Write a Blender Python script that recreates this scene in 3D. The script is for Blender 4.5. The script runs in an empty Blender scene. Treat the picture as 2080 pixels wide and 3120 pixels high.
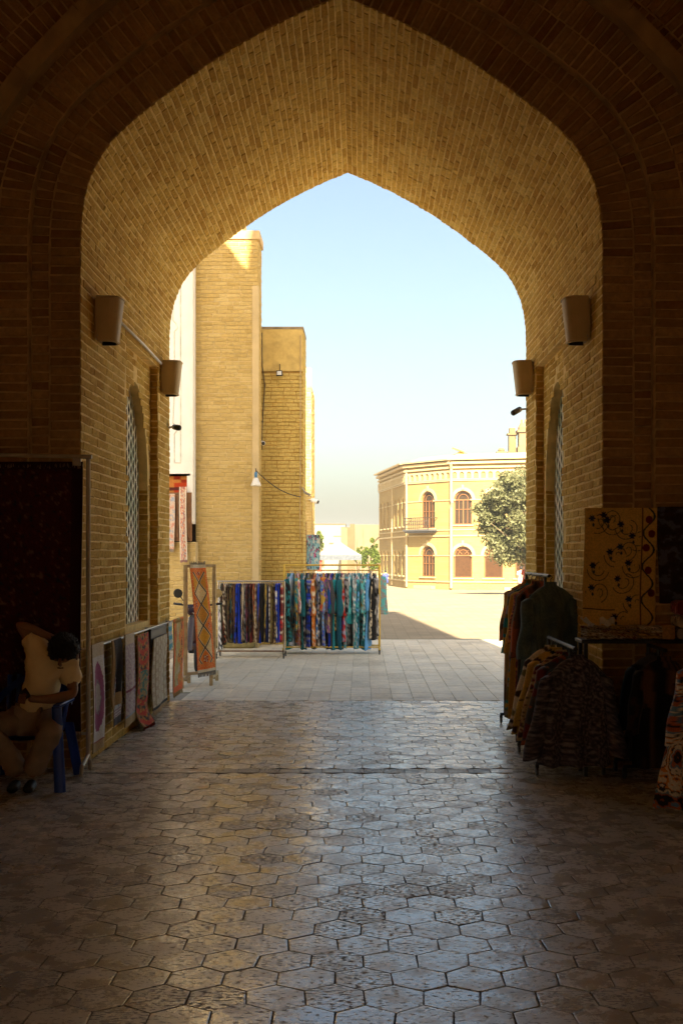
import bpy, math, random
from mathutils import Vector, Matrix, noise
from mathutils.geometry import tessellate_polygon

R = random.Random(11)
scene = bpy.context.scene
col = scene.collection
PI = math.pi

# ------------------------------------------------------------------ camera
EYE = 1.8
FOC = 3355.0 / 3120.0 * 36.0
cam_data = bpy.data.cameras.new('camera')
cam_data.sensor_fit = 'VERTICAL'
cam_data.sensor_height = 36.0
cam_data.lens = FOC
cam_data.shift_x = -60.0 / 3120.0
cam_data.shift_y = 130.0 / 3120.0
cam_data.clip_start = 0.05
cam_data.clip_end = 6000
cam = bpy.data.objects.new('camera', cam_data)
cam.location = (0, 0, EYE)
cam.rotation_euler = (PI / 2, 0, 0)
col.objects.link(cam)
scene.camera = cam

# ------------------------------------------------------------------ sky, sun, exposure
SUN_EL = math.radians(36)
world = bpy.data.worlds.new('World')
scene.world = world
world.use_nodes = True
wn = world.node_tree
wn.nodes.clear()
w_out = wn.nodes.new('ShaderNodeOutputWorld')
w_bg = wn.nodes.new('ShaderNodeBackground')
w_sky = wn.nodes.new('ShaderNodeTexSky')
w_sky.sky_type = 'NISHITA'
w_sky.sun_disc = False
w_sky.sun_elevation = SUN_EL
w_sky.sun_rotation = math.radians(175)
w_sky.altitude = 0
w_sky.air_density = 1.0
w_sky.dust_density = 4.4
w_sky.ozone_density = 1.0
w_bg.inputs['Strength'].default_value = 0.056
w_mix = wn.nodes.new('ShaderNodeMix')            # warm white balance, the same over the whole sky
w_mix.data_type = 'RGBA'; w_mix.blend_type = 'MULTIPLY'
w_mix.inputs[0].default_value = 1.0
w_mix.inputs[7].default_value = (1.07, 1.01, 0.88, 1)
wn.links.new(w_sky.outputs[0], w_mix.inputs[6])
wn.links.new(w_mix.outputs[2], w_bg.inputs[0])
wn.links.new(w_bg.outputs[0], w_out.inputs[0])

sun_data = bpy.data.lights.new('sun', 'SUN')
sun_data.energy = 5.0
sun_data.angle = math.radians(0.55)
sun_data.color = (1.0, 0.84, 0.58)
sun = bpy.data.objects.new('sun', sun_data)
sun.rotation_euler = (PI / 2 - SUN_EL, 0, math.radians(5))
sun.location = (0, -20, 30)
col.objects.link(sun)

vs = scene.view_settings
vs.view_transform = 'Standard'
vs.look = 'None'
vs.exposure = 2.42
vs.gamma = 1.0
scene.render.film_transparent = False
scene.cycles.use_denoising = True
scene.cycles.max_bounces = 12
scene.cycles.diffuse_bounces = 9
scene.cycles.glossy_bounces = 3
scene.cycles.sample_clamp_indirect = 4.0

# ------------------------------------------------------------------ helpers
def link(o):
    col.objects.link(o)
    return o

def tag(o, label=None, cat=None, group=None, kind=None):
    if label: o['label'] = label
    if cat: o['category'] = cat
    if group: o['group'] = group
    if kind: o['kind'] = kind
    return o

def empty(name, loc=(0, 0, 0), rz=0.0, label=None, cat=None, group=None):
    o = bpy.data.objects.new(name, None)
    o.empty_display_size = 0.2
    o.location = loc
    o.rotation_euler = (0, 0, rz)
    link(o)
    return tag(o, label, cat, group)

class MB:
    """collects faces; build() links them as ONE mesh object"""
    def __init__(s):
        s.v = []; s.f = []; s.c = []; s.has_c = False
    def add(s, verts, faces, color=None):
        b = len(s.v)
        s.v.extend([tuple(p) for p in verts])
        s.f.extend([tuple(b + i for i in f) for f in faces])
        if color is not None:
            s.has_c = True
            s.c.extend(color if isinstance(color, list) else [color] * len(verts))
        else:
            s.c.extend([(0.5, 0.5, 0.5)] * len(verts))
        return s
    def box(s, c, size, rz=0.0, M=None, color=None):
        hx, hy, hz = size[0] / 2, size[1] / 2, size[2] / 2
        vs = [Vector((x, y, z)) for x in (-hx, hx) for y in (-hy, hy) for z in (-hz, hz)]
        if M is None:
            M = Matrix.Rotation(rz, 3, 'Z')
        C = Vector(c)
        vs = [M @ p + C for p in vs]
        s.add(vs, [(0, 1, 3, 2), (4, 6, 7, 5), (0, 4, 5, 1), (2, 3, 7, 6), (0, 2, 6, 4), (1, 5, 7, 3)], color)
        return s
    def bbox(s, c, size, bev=0.006, rz=0.0, M=None, color=None):
        """box with chamfered edges"""
        h = [size[0] / 2, size[1] / 2, size[2] / 2]
        b = min(bev, min(h) * 0.6)
        if M is None:
            M = Matrix.Rotation(rz, 3, 'Z')
        C = Vector(c)
        vs = []; idx = {}
        for sx in (-1, 1):
            for sy in (-1, 1):
                for sz in (-1, 1):
                    for a in range(3):
                        p = [sx * h[0], sy * h[1], sz * h[2]]
                        for k in range(3):
                            if k != a:
                                p[k] -= (sx, sy, sz)[k] * b
                        idx[(sx, sy, sz, a)] = len(vs)
                        vs.append(M @ Vector(p) + C)
        fs = []
        for a in range(3):
            u, w = (a + 1) % 3, (a + 2) % 3
            for sg in (-1, 1):
                q = []
                for (su, sw) in ((-1, -1), (1, -1), (1, 1), (-1, 1)):
                    k = [0, 0, 0]; k[a] = sg; k[u] = su; k[w] = sw
                    q.append(idx[(k[0], k[1], k[2], a)])
                fs.append(q if sg > 0 else q[::-1])
        for a in range(3):
            u, w = (a + 1) % 3, (a + 2) % 3
            for su in (-1, 1):
                for sw in (-1, 1):
                    k0 = [0, 0, 0]; k0[u] = su; k0[w] = sw
                    k1 = k0[:]; k0[a] = -1; k1[a] = 1
                    fs.append([idx[(*k0, u)], idx[(*k1, u)], idx[(*k1, w)], idx[(*k0, w)]])
        for sx in (-1, 1):
            for sy in (-1, 1):
                for sz in (-1, 1):
                    fs.append([idx[(sx, sy, sz, 0)], idx[(sx, sy, sz, 1)], idx[(sx, sy, sz, 2)]])
        s.add(vs, fs, color)
        return s
    def tube(s, pts, r, n=8, color=None, caps=True):
        pts = [Vector(p) for p in pts]
        rs = r if isinstance(r, (list, tuple)) else [r] * len(pts)
        vs = []; fs = []
        prev = None
        for i, p in enumerate(pts):
            if i == 0: t = pts[1] - pts[0]
            elif i == len(pts) - 1: t = pts[-1] - pts[-2]
            else: t = pts[i + 1] - pts[i - 1]
            t.normalize()
            if prev is None:
                a = Vector((0, 0, 1)) if abs(t.z) < 0.9 else Vector((1, 0, 0))
            else:
                a = prev
            u = (a - t * a.dot(t)).normalized()
            w = t.cross(u)
            prev = u
            for k in range(n):
                an = 2 * PI * k / n
                vs.append(p + (u * math.cos(an) + w * math.sin(an)) * rs[i])
        for i in range(len(pts) - 1):
            for k in range(n):
                k2 = (k + 1) % n
                fs.append((i * n + k, i * n + k2, (i + 1) * n + k2, (i + 1) * n + k))
        if caps:
            fs.append(tuple(range(n))[::-1])
            fs.append(tuple((len(pts) - 1) * n + k for k in range(n)))
        s.add(vs, fs, color)
        return s
    def lathe(s, prof, c=(0, 0, 0), n=16, color=None, M=None):
        """prof: list of (radius, z)"""
        C = Vector(c); vs = []; fs = []
        for (r, z) in prof:
            for k in range(n):
                an = 2 * PI * k / n
                p = Vector((r * math.cos(an), r * math.sin(an), z))
                if M is not None: p = M @ p
                vs.append(p + C)
        for i in range(len(prof) - 1):
            for k in range(n):
                k2 = (k + 1) % n
                fs.append((i * n + k, i * n + k2, (i + 1) * n + k2, (i + 1) * n + k))
        fs.append(tuple(range(n))[::-1]); fs.append(tuple((len(prof) - 1) * n + k for k in range(n)))
        s.add(vs, fs, color)
        return s
    def grid(s, fn, nu, nv, colfn=None, closed_u=False):
        """fn(u,v)->point ; colfn(u,v)->rgb"""
        vs = []; cs = []
        nuu = nu if closed_u else nu + 1
        for j in range(nv + 1):
            for i in range(nuu):
                u, v = i / nu, j / nv
                vs.append(fn(u, v))
                cs.append(colfn(u, v) if colfn else (0.5, 0.5, 0.5))
        fs = []
        for j in range(nv):
            for i in range(nu):
                i2 = (i + 1) % nuu if closed_u else i + 1
                fs.append((j * nuu + i, j * nuu + i2, (j + 1) * nuu + i2, (j + 1) * nuu + i))
        s.add(vs, fs, cs if colfn else None)
        return s
    def poly(s, rings, to3, color=None):
        """filled polygon with holes; rings of (a,b); to3(a,b)->point"""
        tris = tessellate_polygon([[Vector((p[0], p[1], 0)) for p in r] for r in rings])
        flat = [to3(p[0], p[1]) for r in rings for p in r]
        s.add(flat, tris, color)
        return s
    def build(s, name, mat, parent=None, smooth=False, loc=None):
        me = bpy.data.meshes.new(name)
        me.from_pydata(s.v, [], s.f)
        if s.has_c:
            at = me.color_attributes.new('Col', 'FLOAT_COLOR', 'POINT')
            buf = []
            for c in s.c: buf.extend((c[0], c[1], c[2], 1.0))
            at.data.foreach_set('color', buf)
        if smooth:
            me.polygons.foreach_set('use_smooth', [True] * len(me.polygons))
        if mat: me.materials.append(mat)
        me.update()
        o = bpy.data.objects.new(name, me)
        if parent is not None: o.parent = parent
        if loc is not None: o.location = loc
        link(o)
        return o

# ------------------------------------------------------------------ materials
def srgb(r, g, b):
    f = lambda c: (c / 255) / 12.92 if c / 255 <= 0.04045 else ((c / 255 + 0.055) / 1.055) ** 2.4
    return (f(r), f(g), f(b))

class NT:
    def __init__(s, name):
        s.m = bpy.data.materials.new(name)
        s.m.use_nodes = True
        s.t = s.m.node_tree
        s.bsdf = next(n for n in s.t.nodes if n.type == 'BSDF_PRINCIPLED')
    def n(s, typ, **kw):
        nd = s.t.nodes.new(typ)
        for k, v in kw.items(): setattr(nd, k, v)
        return nd
    def l(s, a, b): s.t.links.new(a, b)
    def noise(s, scale, detail=3, vec=None, rough=0.55):
        nd = s.n('ShaderNodeTexNoise')
        nd.inputs['Scale'].default_value = scale
        nd.inputs['Detail'].default_value = detail
        nd.inputs['Roughness'].default_value = rough
        if vec is not None: s.l(vec, nd.inputs['Vector'])
        return nd.outputs['Fac']
    def ramp(s, fac, stops, interp='LINEAR'):
        nd = s.n('ShaderNodeValToRGB')
        nd.color_ramp.interpolation = interp
        el = nd.color_ramp.elements
        el.remove(el[1])
        for i, (p, c) in enumerate(stops):
            e = el[0] if i == 0 else el.new(p)
            e.position = p
            e.color = (c[0], c[1], c[2], 1) if not isinstance(c, (int, float)) else (c, c, c, 1)
        s.l(fac, nd.inputs[0])
        return nd.outputs[0]
    def mix(s, fac, a, b, typ='MIX'):
        nd = s.n('ShaderNodeMix', data_type='RGBA', blend_type=typ)
        for sock, val in ((nd.inputs[0], fac), (nd.inputs[6], a), (nd.inputs[7], b)):
            if isinstance(val, (int, float)): sock.default_value = val if sock.type == 'VALUE' else (val, val, val, 1)
            elif isinstance(val, tuple): sock.default_value = (*val, 1)
            else: s.l(val, sock)
        return nd.outputs[2]
    def math(s, op, a, b=0.0):
        nd = s.n('ShaderNodeMath', operation=op)
        for sock, val in ((nd.inputs[0], a), (nd.inputs[1], b)):
            if isinstance(val, (int, float)): sock.default_value = val
            else: s.l(val, sock)
        return nd.outputs[0]
    def pos(s):
        return s.n('ShaderNodeNewGeometry').outputs['Position']
    def scaled(s, vec, sc):
        nd = s.n('ShaderNodeVectorMath', operation='MULTIPLY')
        s.l(vec, nd.inputs[0]); nd.inputs[1].default_value = sc
        return nd.outputs[0]
    def rnd(s):
        g = s.n('ShaderNodeNewGeometry').outputs['Random Per Island']
        o = s.n('ShaderNodeObjectInfo').outputs['Random']
        return s.math('FRACT', s.math('ADD', g, o))
    def bump(s, h, strength=0.4, dist=0.01):
        nd = s.n('ShaderNodeBump')
        nd.inputs['Strength'].default_value = strength
        nd.inputs['Distance'].default_value = dist
        s.l(h, nd.inputs['Height'])
        s.l(nd.outputs[0], s.bsdf.inputs['Normal'])
    def color(s, c):
        if isinstance(c, tuple): s.bsdf.inputs['Base Color'].default_value = (*c, 1)
        else: s.l(c, s.bsdf.inputs['Base Color'])
    def rough(s, r):
        if isinstance(r, (int, float)): s.bsdf.inputs['Roughness'].default_value = r
        else: s.l(r, s.bsdf.inputs['Roughness'])
    def spec(s, v): s.bsdf.inputs['Specular IOR Level'].default_value = v

def mat_plain(name, c, rough=0.6, metal=0.0, var=0.25, nscale=6.0, bump=0.0, bscale=60.0, spec=0.5):
    t = NT(name)
    p = t.pos()
    f = t.noise(nscale, 4, p)
    lo = tuple(x * (1 - var) for x in c); hi = tuple(min(1, x * (1 + var)) for x in c)
    t.color(t.ramp(f, [(0.3, lo), (0.7, hi)]))
    t.rough(rough); t.bsdf.inputs['Metallic'].default_value = metal; t.spec(spec)
    if bump: t.bump(t.noise(bscale, 3, p), bump, 0.01)
    return t.m

def mat_brick(name, stops, stain=(0.25, 0.14, 0.04), stain_amt=0.55, bump=0.5, stain_scale=1.1, lo=0.62):
    t = NT(name)
    p = t.pos()
    base = t.ramp(t.rnd(), stops)
    fine = t.noise(22, 5, p, 0.65)
    base = t.mix(1.0, base, t.ramp(fine, [(0.25, lo), (0.75, 1.22)]), 'MULTIPLY')
    big = t.ramp(t.noise(stain_scale, 5, p, 0.6), [(0.42, 0.0), (0.72, 1.0)])
    base = t.mix(t.math('MULTIPLY', big, stain_amt), base, stain)
    t.color(base); t.rough(0.92); t.spec(0.15)
    h = t.math('ADD', t.noise(55, 5, p, 0.7), t.math('MULTIPLY', t.noise(14, 3, p), 1.5))
    t.bump(h, bump, 0.012)
    return t.m

def mat_cloth(name='cloth', bump=0.3, rough=0.9, wscale=420.0):
    t = NT(name)
    at = t.n('ShaderNodeVertexColor', layer_name='Col')
    p = t.pos()
    t.color(t.mix(1.0, at.outputs[0], t.ramp(t.noise(70, 3, p), [(0.3, 0.78), (0.7, 1.15)]), 'MULTIPLY'))
    t.rough(rough); t.spec(0.12)
    t.bsdf.inputs['Sheen Weight'].default_value = 0.15
    t.bump(t.noise(wscale, 2, p), bump, 0.004)
    return t.m

B_PASS = mat_brick('brick_passage', [(0.0, (0.50, 0.29, 0.05)), (0.3, (0.70, 0.46, 0.11)), (0.6, (0.62, 0.39, 0.08)),
                                    (0.88, (0.77, 0.55, 0.165)), (1.0, (0.58, 0.34, 0.06))], stain=(0.44, 0.225, 0.035), stain_amt=0.55, bump=1.0, lo=0.64, stain_scale=1.5)
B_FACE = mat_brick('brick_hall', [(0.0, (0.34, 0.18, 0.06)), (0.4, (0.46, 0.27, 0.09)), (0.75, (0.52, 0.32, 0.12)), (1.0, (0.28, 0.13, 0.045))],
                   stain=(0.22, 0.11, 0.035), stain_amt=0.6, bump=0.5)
B_PYL1 = mat_brick('brick_tower', [(0.0, (0.42, 0.295, 0.10)), (0.35, (0.485, 0.355, 0.135)), (0.7, (0.455, 0.325, 0.115)), (1.0, (0.52, 0.39, 0.16))],
                   stain=(0.50, 0.385, 0.18), stain_amt=0.4, bump=0.4, stain_scale=0.7, lo=0.8)
B_PYL2 = mat_brick('brick_buttress', [(0.0, (0.47, 0.345, 0.105)), (0.5, (0.54, 0.405, 0.135)), (1.0, (0.50, 0.37, 0.115))],
                   stain=(0.45, 0.32, 0.09), stain_amt=0.45, bump=0.35)
M_PASS = mat_plain('mortar_passage', (0.80, 0.61, 0.27), 0.95, var=0.15, nscale=9, bump=0.5, bscale=40, spec=0.1)
M_FACE = mat_plain('mortar_hall', (0.54, 0.36, 0.16), 0.95, var=0.3, nscale=7, bump=0.4, bscale=40, spec=0.1)
M_PYL1 = mat_plain('mortar_tower', (0.60, 0.48, 0.26), 0.95, var=0.2, nscale=5, bump=0.3, bscale=40, spec=0.1)
M_PYL2 = mat_plain('mortar_buttress', (0.34, 0.21, 0.06), 0.95, var=0.2, nscale=5, bump=0.3, bscale=40, spec=0.1)  # dark colour stands for the shadow in the joints
DARKV = mat_plain('dark_interior', (0.012, 0.009, 0.006), 0.95, spec=0.0)  # near-black colour stands for the shade behind the lattice
CLOTH = mat_cloth()
RUG = mat_cloth('wool', 0.6, 0.95, 260.0)
STEEL = mat_plain('grey_metal', (0.42, 0.40, 0.36), 0.38, 0.85, var=0.15)
BLACKM = mat_plain('black_metal', (0.015, 0.014, 0.013), 0.45, var=0.2)
BLACKP = mat_plain('black_plastic', (0.02, 0.02, 0.02), 0.4, var=0.2)
GOLDP = mat_plain('yellow_paint', (0.62, 0.42, 0.07), 0.4, 0.2, var=0.2, nscale=14)
WOOD = mat_plain('pale_wood', (0.46, 0.35, 0.19), 0.7, var=0.25, nscale=12, bump=0.2)
DWOOD = mat_plain('red_brown_wood', (0.20, 0.085, 0.025), 0.55, var=0.35, nscale=8, bump=0.2)
WHITEP = mat_plain('white_plaster', (0.80, 0.79, 0.75), 0.9, var=0.05, nscale=3, bump=0.15, bscale=25)
WPLAST = mat_plain('white_plastic', (0.75, 0.73, 0.68), 0.4, var=0.06)
RUBBER = mat_plain('rubber', (0.02, 0.02, 0.02), 0.8, var=0.2)

# ------------------------------------------------------------------ pieces (bricks, stones): nearest 300 as parts, rest as one part
def px_area(pos, nrm, area):
    d = Vector((0, 0, EYE)) - pos
    D = pos.y
    if D < 0.5: return 0.0
    x = pos.x / D * 3355 + 1100; y = 1690 - (pos.z - EYE) / D * 3355
    if x < -20 or x > 2100 or y < -20 or y > 3140: return 0.0
    c = nrm.dot(d.normalized())
    if c <= 0: return 0.0
    return area * c / d.length_squared

def brick_geo(l, h, d, rr, j=0.004, bev=0.004):
    q = lambda: rr.uniform(-j, j)
    cs = [(-l / 2 + q(), -h / 2 + q()), (l / 2 + q(), -h / 2 + q()), (l / 2 + q(), h / 2 + q()), (-l / 2 + q(), h / 2 + q())]
    ins = []
    for (x, z) in cs:
        b = bev * rr.uniform(0.7, 2.2)
        ins.append((x - math.copysign(b, x), z - math.copysign(b, z)))
    vs = [(x, 0.004, z) for x, z in cs] + [(x, -d + bev, z) for x, z in cs] + [(x, -d + q() * 0.5, z) for x, z in ins]
    fs = []
    for k in range(4):
        k2 = (k + 1) % 4
        fs.append((k, k2, 4 + k2, 4 + k)); fs.append((4 + k, 4 + k2, 8 + k2, 8 + k))
    fs.append((8, 9, 10, 11))
    return vs, fs

def frame(pos, u, n):
    u = u.normalized(); n = n.normalized()
    y = -n; z = u.cross(y).normalized()
    u2 = y.cross(z)
    return Matrix(((u2.x, y.x, z.x, pos.x), (u2.y, y.y, z.y, pos.y), (u2.z, y.z, z.z, pos.z), (0, 0, 0, 1)))

_geo_cache = {}
def place_bricks(owner, specs, mat, name, rest_name, limit=300, depth=0.012, j=0.004, tilt=0.012):
    """specs: (pos, u, n, l, h)"""
    scored = []
    for (p, u, n, l, h) in specs:
        scored.append((px_area(p, n, l * h), p, u, n, l, h))
    scored.sort(key=lambda t: -t[0])
    rest = MB()
    inv = Matrix.Translation(-owner.location)
    for i, (a, p, u, n, l, h) in enumerate(scored):
        ql, qh = round(l / 0.02) * 0.02, round(h / 0.004) * 0.004
        key = (name, mat.name, ql, qh, R.randrange(5))
        if key not in _geo_cache:
            rr = random.Random(str(key))
            _geo_cache[key] = [brick_geo(ql, qh, depth, rr, j), None]
        geo = _geo_cache[key]
        M = inv @ frame(p, u, n) @ Matrix.Translation((0, R.uniform(-0.5, 0.35) * depth, 0)) @ Matrix.Rotation(R.gauss(0, tilt), 4, 'X') @ Matrix.Rotation(R.gauss(0, tilt), 4, 'Z') @ Matrix.Diagonal((l / ql, 1, h / qh, 1))
        if i < limit and a > 0:
            if geo[1] is None:
                me = bpy.data.meshes.new(name); me.from_pydata(geo[0][0], [], geo[0][1]); me.materials.append(mat); geo[1] = me
            o = bpy.data.objects.new(name, geo[1])
            o.parent = owner; o.matrix_local = M
            link(o)
        else:
            rest.add([M @ Vector(v) for v in geo[0][0]], geo[0][1])
    if rest.f:
        o = rest.build(rest_name, mat, owner); o['kind'] = 'stuff'

def course_wall(x0, x1, z0, z1, to3, n, u, skip=None, ch=0.077, bl=0.25, joint=0.013, rr=R):
    """running bond over a flat panel -> specs ; to3(a,z) -> point"""
    out = []
    z = z0; row = 0
    while z < z1 - 0.02:
        h = min(ch, z1 - z) - joint
        a = x0 - (0.5 * bl if row % 2 else 0.0) - rr.uniform(0, 0.05)
        while a < x1:
            L = bl * (0.5 if rr.random() < 0.12 else 1.0) * rr.uniform(0.94, 1.06)
            s, e = max(a, x0), min(a + L - joint * 0.8, x1)
            if e - s > 0.03:
                c = (s + e) / 2
                if not (skip and skip(c, z + h / 2)):
                    out.append((to3(c, z + h / 2 + rr.gauss(0, 0.0015)), u, n, e - s, h))
            a += L
        z += ch; row += 1
    return out
# ================================================================== THE PLACE: ground
def ground_z(y):
    if y < 45: return 0.0
    if y < 95: return -1.25 * (y - 45) / 50
    return -1.25

DUST = mat_plain('dusty_earth', (0.46, 0.38, 0.27), 0.95, var=0.15, nscale=0.6, bump=0.2, bscale=8)
def ground_sheet(name, x0, x1, ys, dz, mat, xs=8):
    m = MB()
    m.grid(lambda u, v: (x0 + (x1 - x0) * u, ys[round(v * (len(ys) - 1))], ground_z(ys[round(v * (len(ys) - 1))]) + dz), xs, len(ys) - 1)
    o = m.build(name, mat); o['kind'] = 'structure'
    return o
ground_sheet('ground', -900, 900, [-60, 0, 30, 45, 60, 80, 95, 110, 200, 600, 2200], -0.05, DUST)

# far paving: joints fade into the material
t = NT('far_paving')
p = t.pos()
sp = t.n('ShaderNodeSeparateXYZ'); t.l(p, sp.inputs[0])
br = t.n('ShaderNodeTexBrick')
br.inputs['Scale'].default_value = 1.0
br.inputs['Mortar Size'].default_value = 0.006
br.inputs['Brick Width'].default_value = 0.52
br.inputs['Row Height'].default_value = 0.262
cx = t.n('ShaderNodeCombineXYZ'); t.l(sp.outputs[1], cx.inputs[0]); t.l(sp.outputs[0], cx.inputs[1])
t.l(cx.outputs[0], br.inputs['Vector'])
br.inputs['Color1'].default_value = (0.32, 0.26, 0.175, 1); br.inputs['Color2'].default_value = (0.29, 0.235, 0.155, 1); br.inputs['Mortar'].default_value = (0.22, 0.175, 0.11, 1)
t.color(t.mix(1.0, br.outputs[0], t.ramp(t.noise(0.7, 5, p), [(0.3, 0.85), (0.7, 1.1)]), 'MULTIPLY'))
t.rough(0.85); t.spec(0.2)
ground_sheet('plaza', -60, 90, [23.4, 36, 45, 55, 65, 75, 85, 95, 110, 150], 0.0, t.m)

def mat_stone(name, stops, pit=0.6, rough0=0.2, rough1=0.5, aniso=(1, 1, 1), ior=1.5, spec=0.55):
    t = NT(name)
    t.bsdf.inputs['IOR'].default_value = ior
    p = t.pos()
    base = t.ramp(t.rnd(), stops)
    base = t.mix(1.0, base, t.ramp(t.noise(9, 5, p, 0.6), [(0.3, 0.80), (0.7, 1.12)]), 'MULTIPLY')
    big = t.ramp(t.noise(0.9, 4, p), [(0.4, 0.86), (0.65, 1.05)])
    base = t.mix(1.0, base, big, 'MULTIPLY')
    ps = t.scaled(p, aniso)
    r1 = t.rnd()
    # pitted wear: more on some stones
    pn = t.noise(58, 3, ps, 0.5)
    thr = t.math('ADD', t.math('ADD', pn, 0.025), t.math('MULTIPLY', t.math('POWER', r1, 3.0), 0.10))
    pits = t.ramp(thr, [(0.62, 0.0), (0.69, 1.0)])
    base = t.mix(t.math('MULTIPLY', pits, pit), base, (0.045, 0.035, 0.024))
    t.color(base)
    rg = t.ramp(t.noise(4.5, 8, p, 0.75), [(0.38, rough0), (0.62, rough1)])
    t.rough(t.math('MAXIMUM', rg, t.math('MULTIPLY', pits, 0.85)))
    t.spec(spec)
    h = t.math('SUBTRACT', t.math('MULTIPLY', t.noise(30, 4, p, 0.6), 0.45), pits)
    t.bump(h, 0.5, 0.006)
    return t.m
HEXM = mat_stone('worn_limestone', [(0.0, (0.45, 0.42, 0.35)), (0.4, (0.53, 0.49, 0.405)), (0.75, (0.59, 0.55, 0.46)), (0.93, (0.48, 0.44, 0.35)), (1.0, (0.52, 0.40, 0.23))],
                 0.85, 0.14, 0.42, (0.55, 1.3, 1), ior=2.1, spec=0.8)
SLABC = mat_stone('pale_grey_slab', [(0.0, (0.72, 0.65, 0.49)), (0.5, (0.76, 0.69, 0.53)), (1.0, (0.69, 0.62, 0.47))], 0.2, 0.42, 0.65, (0.4, 1.2, 1))
SLABW = mat_stone('pale_warm_slab', [(0.0, (0.73, 0.63, 0.45)), (0.5, (0.77, 0.67, 0.49)), (1.0, (0.70, 0.60, 0.43))], 0.2, 0.42, 0.65, (0.4, 1.2, 1))
BED = mat_plain('joint_dirt', (0.14, 0.115, 0.08), 0.95, var=0.4, nscale=7, bump=0.3)
BEDL = mat_plain('joint_sand', (0.30, 0.26, 0.20), 0.95, var=0.25, nscale=7, bump=0.3)

def clip(poly, axis, val, keep_less):
    out = []
    for i in range(len(poly)):
        a, b = poly[i], poly[(i + 1) % len(poly)]
        ia = (a[axis] <= val) == keep_less; ib = (b[axis] <= val) == keep_less
        if ia: out.append(a)
        if ia != ib:
            tt = (val - a[axis]) / (b[axis] - a[axis])
            out.append((a[0] + (b[0] - a[0]) * tt, a[1] + (b[1] - a[1]) * tt))
    return out

def tile_geo(poly, rr, j=0.004, gap=0.005, bev=0.006, th=0.03, cham=0.004):
    n = len(poly)
    cx = sum(p[0] for p in poly) / n; cy = sum(p[1] for p in poly) / n
    def inset(d):
        o = []
        for (x, y) in poly:
            dx, dy = x - cx, y - cy; L = math.hypot(dx, dy) or 1
            k = max(0.2, (L - d) / L)
            o.append((dx * k, dy * k))
        return o
    jit = [(rr.uniform(-j, j), rr.uniform(-j, j)) for _ in poly]
    outer = [(p[0] + q[0], p[1] + q[1]) for p, q in zip(inset(gap), jit)]
    inner = [(p[0] + q[0], p[1] + q[1]) for p, q in zip(inset(gap + bev), jit)]
    vs = [(x, y, -th) for x, y in outer] + [(x, y, -cham) for x, y in outer] + [(x, y, 0) for x, y in inner]
    fs = []
    for k in range(n):
        k2 = (k + 1) % n
        fs.append((k, k2, n + k2, n + k)); fs.append((n + k, n + k2, 2 * n + k2, 2 * n + k))
    fs.append(tuple(range(2 * n, 3 * n)))
    return vs, fs, (cx, cy)

def place_tiles(owner, polys, name, rest_name, limit=300, tilt=0.004, dz=0.002, **kw):
    """polys: (poly, mat)"""
    sc = []
    for (pl, mt) in polys:
        n = len(pl)
        A = 0.5 * abs(sum(pl[i][0] * pl[(i + 1) % n][1] - pl[(i + 1) % n][0] * pl[i][1] for i in range(n)))
        cx = sum(q[0] for q in pl) / n; cy = sum(q[1] for q in pl) / n
        sc.append((px_area(Vector((cx, cy, 0)), Vector((0, 0, 1)), A), pl, mt))
    sc.sort(key=lambda t: -t[0])
    rest = {}
    cache = {}
    for i, (a, pl, mt) in enumerate(sc):
        vs, fs, (cx, cy) = tile_geo(pl, R, **kw)
        M = Matrix.Translation((cx, cy, R.gauss(0, dz))) @ Matrix.Rotation(R.gauss(0, tilt), 4, 'X') @ Matrix.Rotation(R.gauss(0, tilt), 4, 'Y')
        if i < limit and a > 0:
            key = (tuple((round(q[0] - cx, 3), round(q[1] - cy, 3)) for q in pl), mt.name, R.randrange(8))
            if key not in cache:
                me = bpy.data.meshes.new(name); me.from_pydata(vs, [], fs); me.materials.append(mt); cache[key] = me
            o = bpy.data.objects.new(name, cache[key]); o.parent = owner; o.matrix_local = M
            link(o)
        else:
            rest.setdefault(mt.name, (mt, MB()))[1].add([M @ Vector(v) for v in vs], fs)
    for k, (mt, mb) in rest.items():
        o = mb.build(rest_name, mt, owner); o['kind'] = 'stuff'

# hexagonal stones in the hall and the passage
PY0, PY1 = 9.3, 13.6                      # the arched passage runs from PY0 to PY1
PCX, PHW = -0.166, 2.2                    # its centre line and half width
m = MB(); m.add([(-3.7, -3, -0.007), (3.3, -3, -0.007), (3.3, PY1, -0.007), (-3.7, PY1, -0.007)], [(0, 1, 2, 3)])
hexf = m.build('floor', BED); hexf['kind'] = 'structure'
polys = []
W = 0.236; S = W / math.sqrt(3); RS = 1.5 * S
STR0, STR1 = 9.09, 9.245
def wobble(a, b):
    q = Vector((a * 3.1, b * 3.1, 0.7))
    k = Vector((round(a, 2) * 9.7, round(b, 2) * 9.7, 2.0))
    return (a + 0.020 * noise.noise(q) + 0.014 * noise.noise(k), b + 0.020 * noise.noise(q + Vector((9, 4, 2))) + 0.014 * noise.noise(k + Vector((5, 1, 7))))
row = 0; y = 1.2
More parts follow.
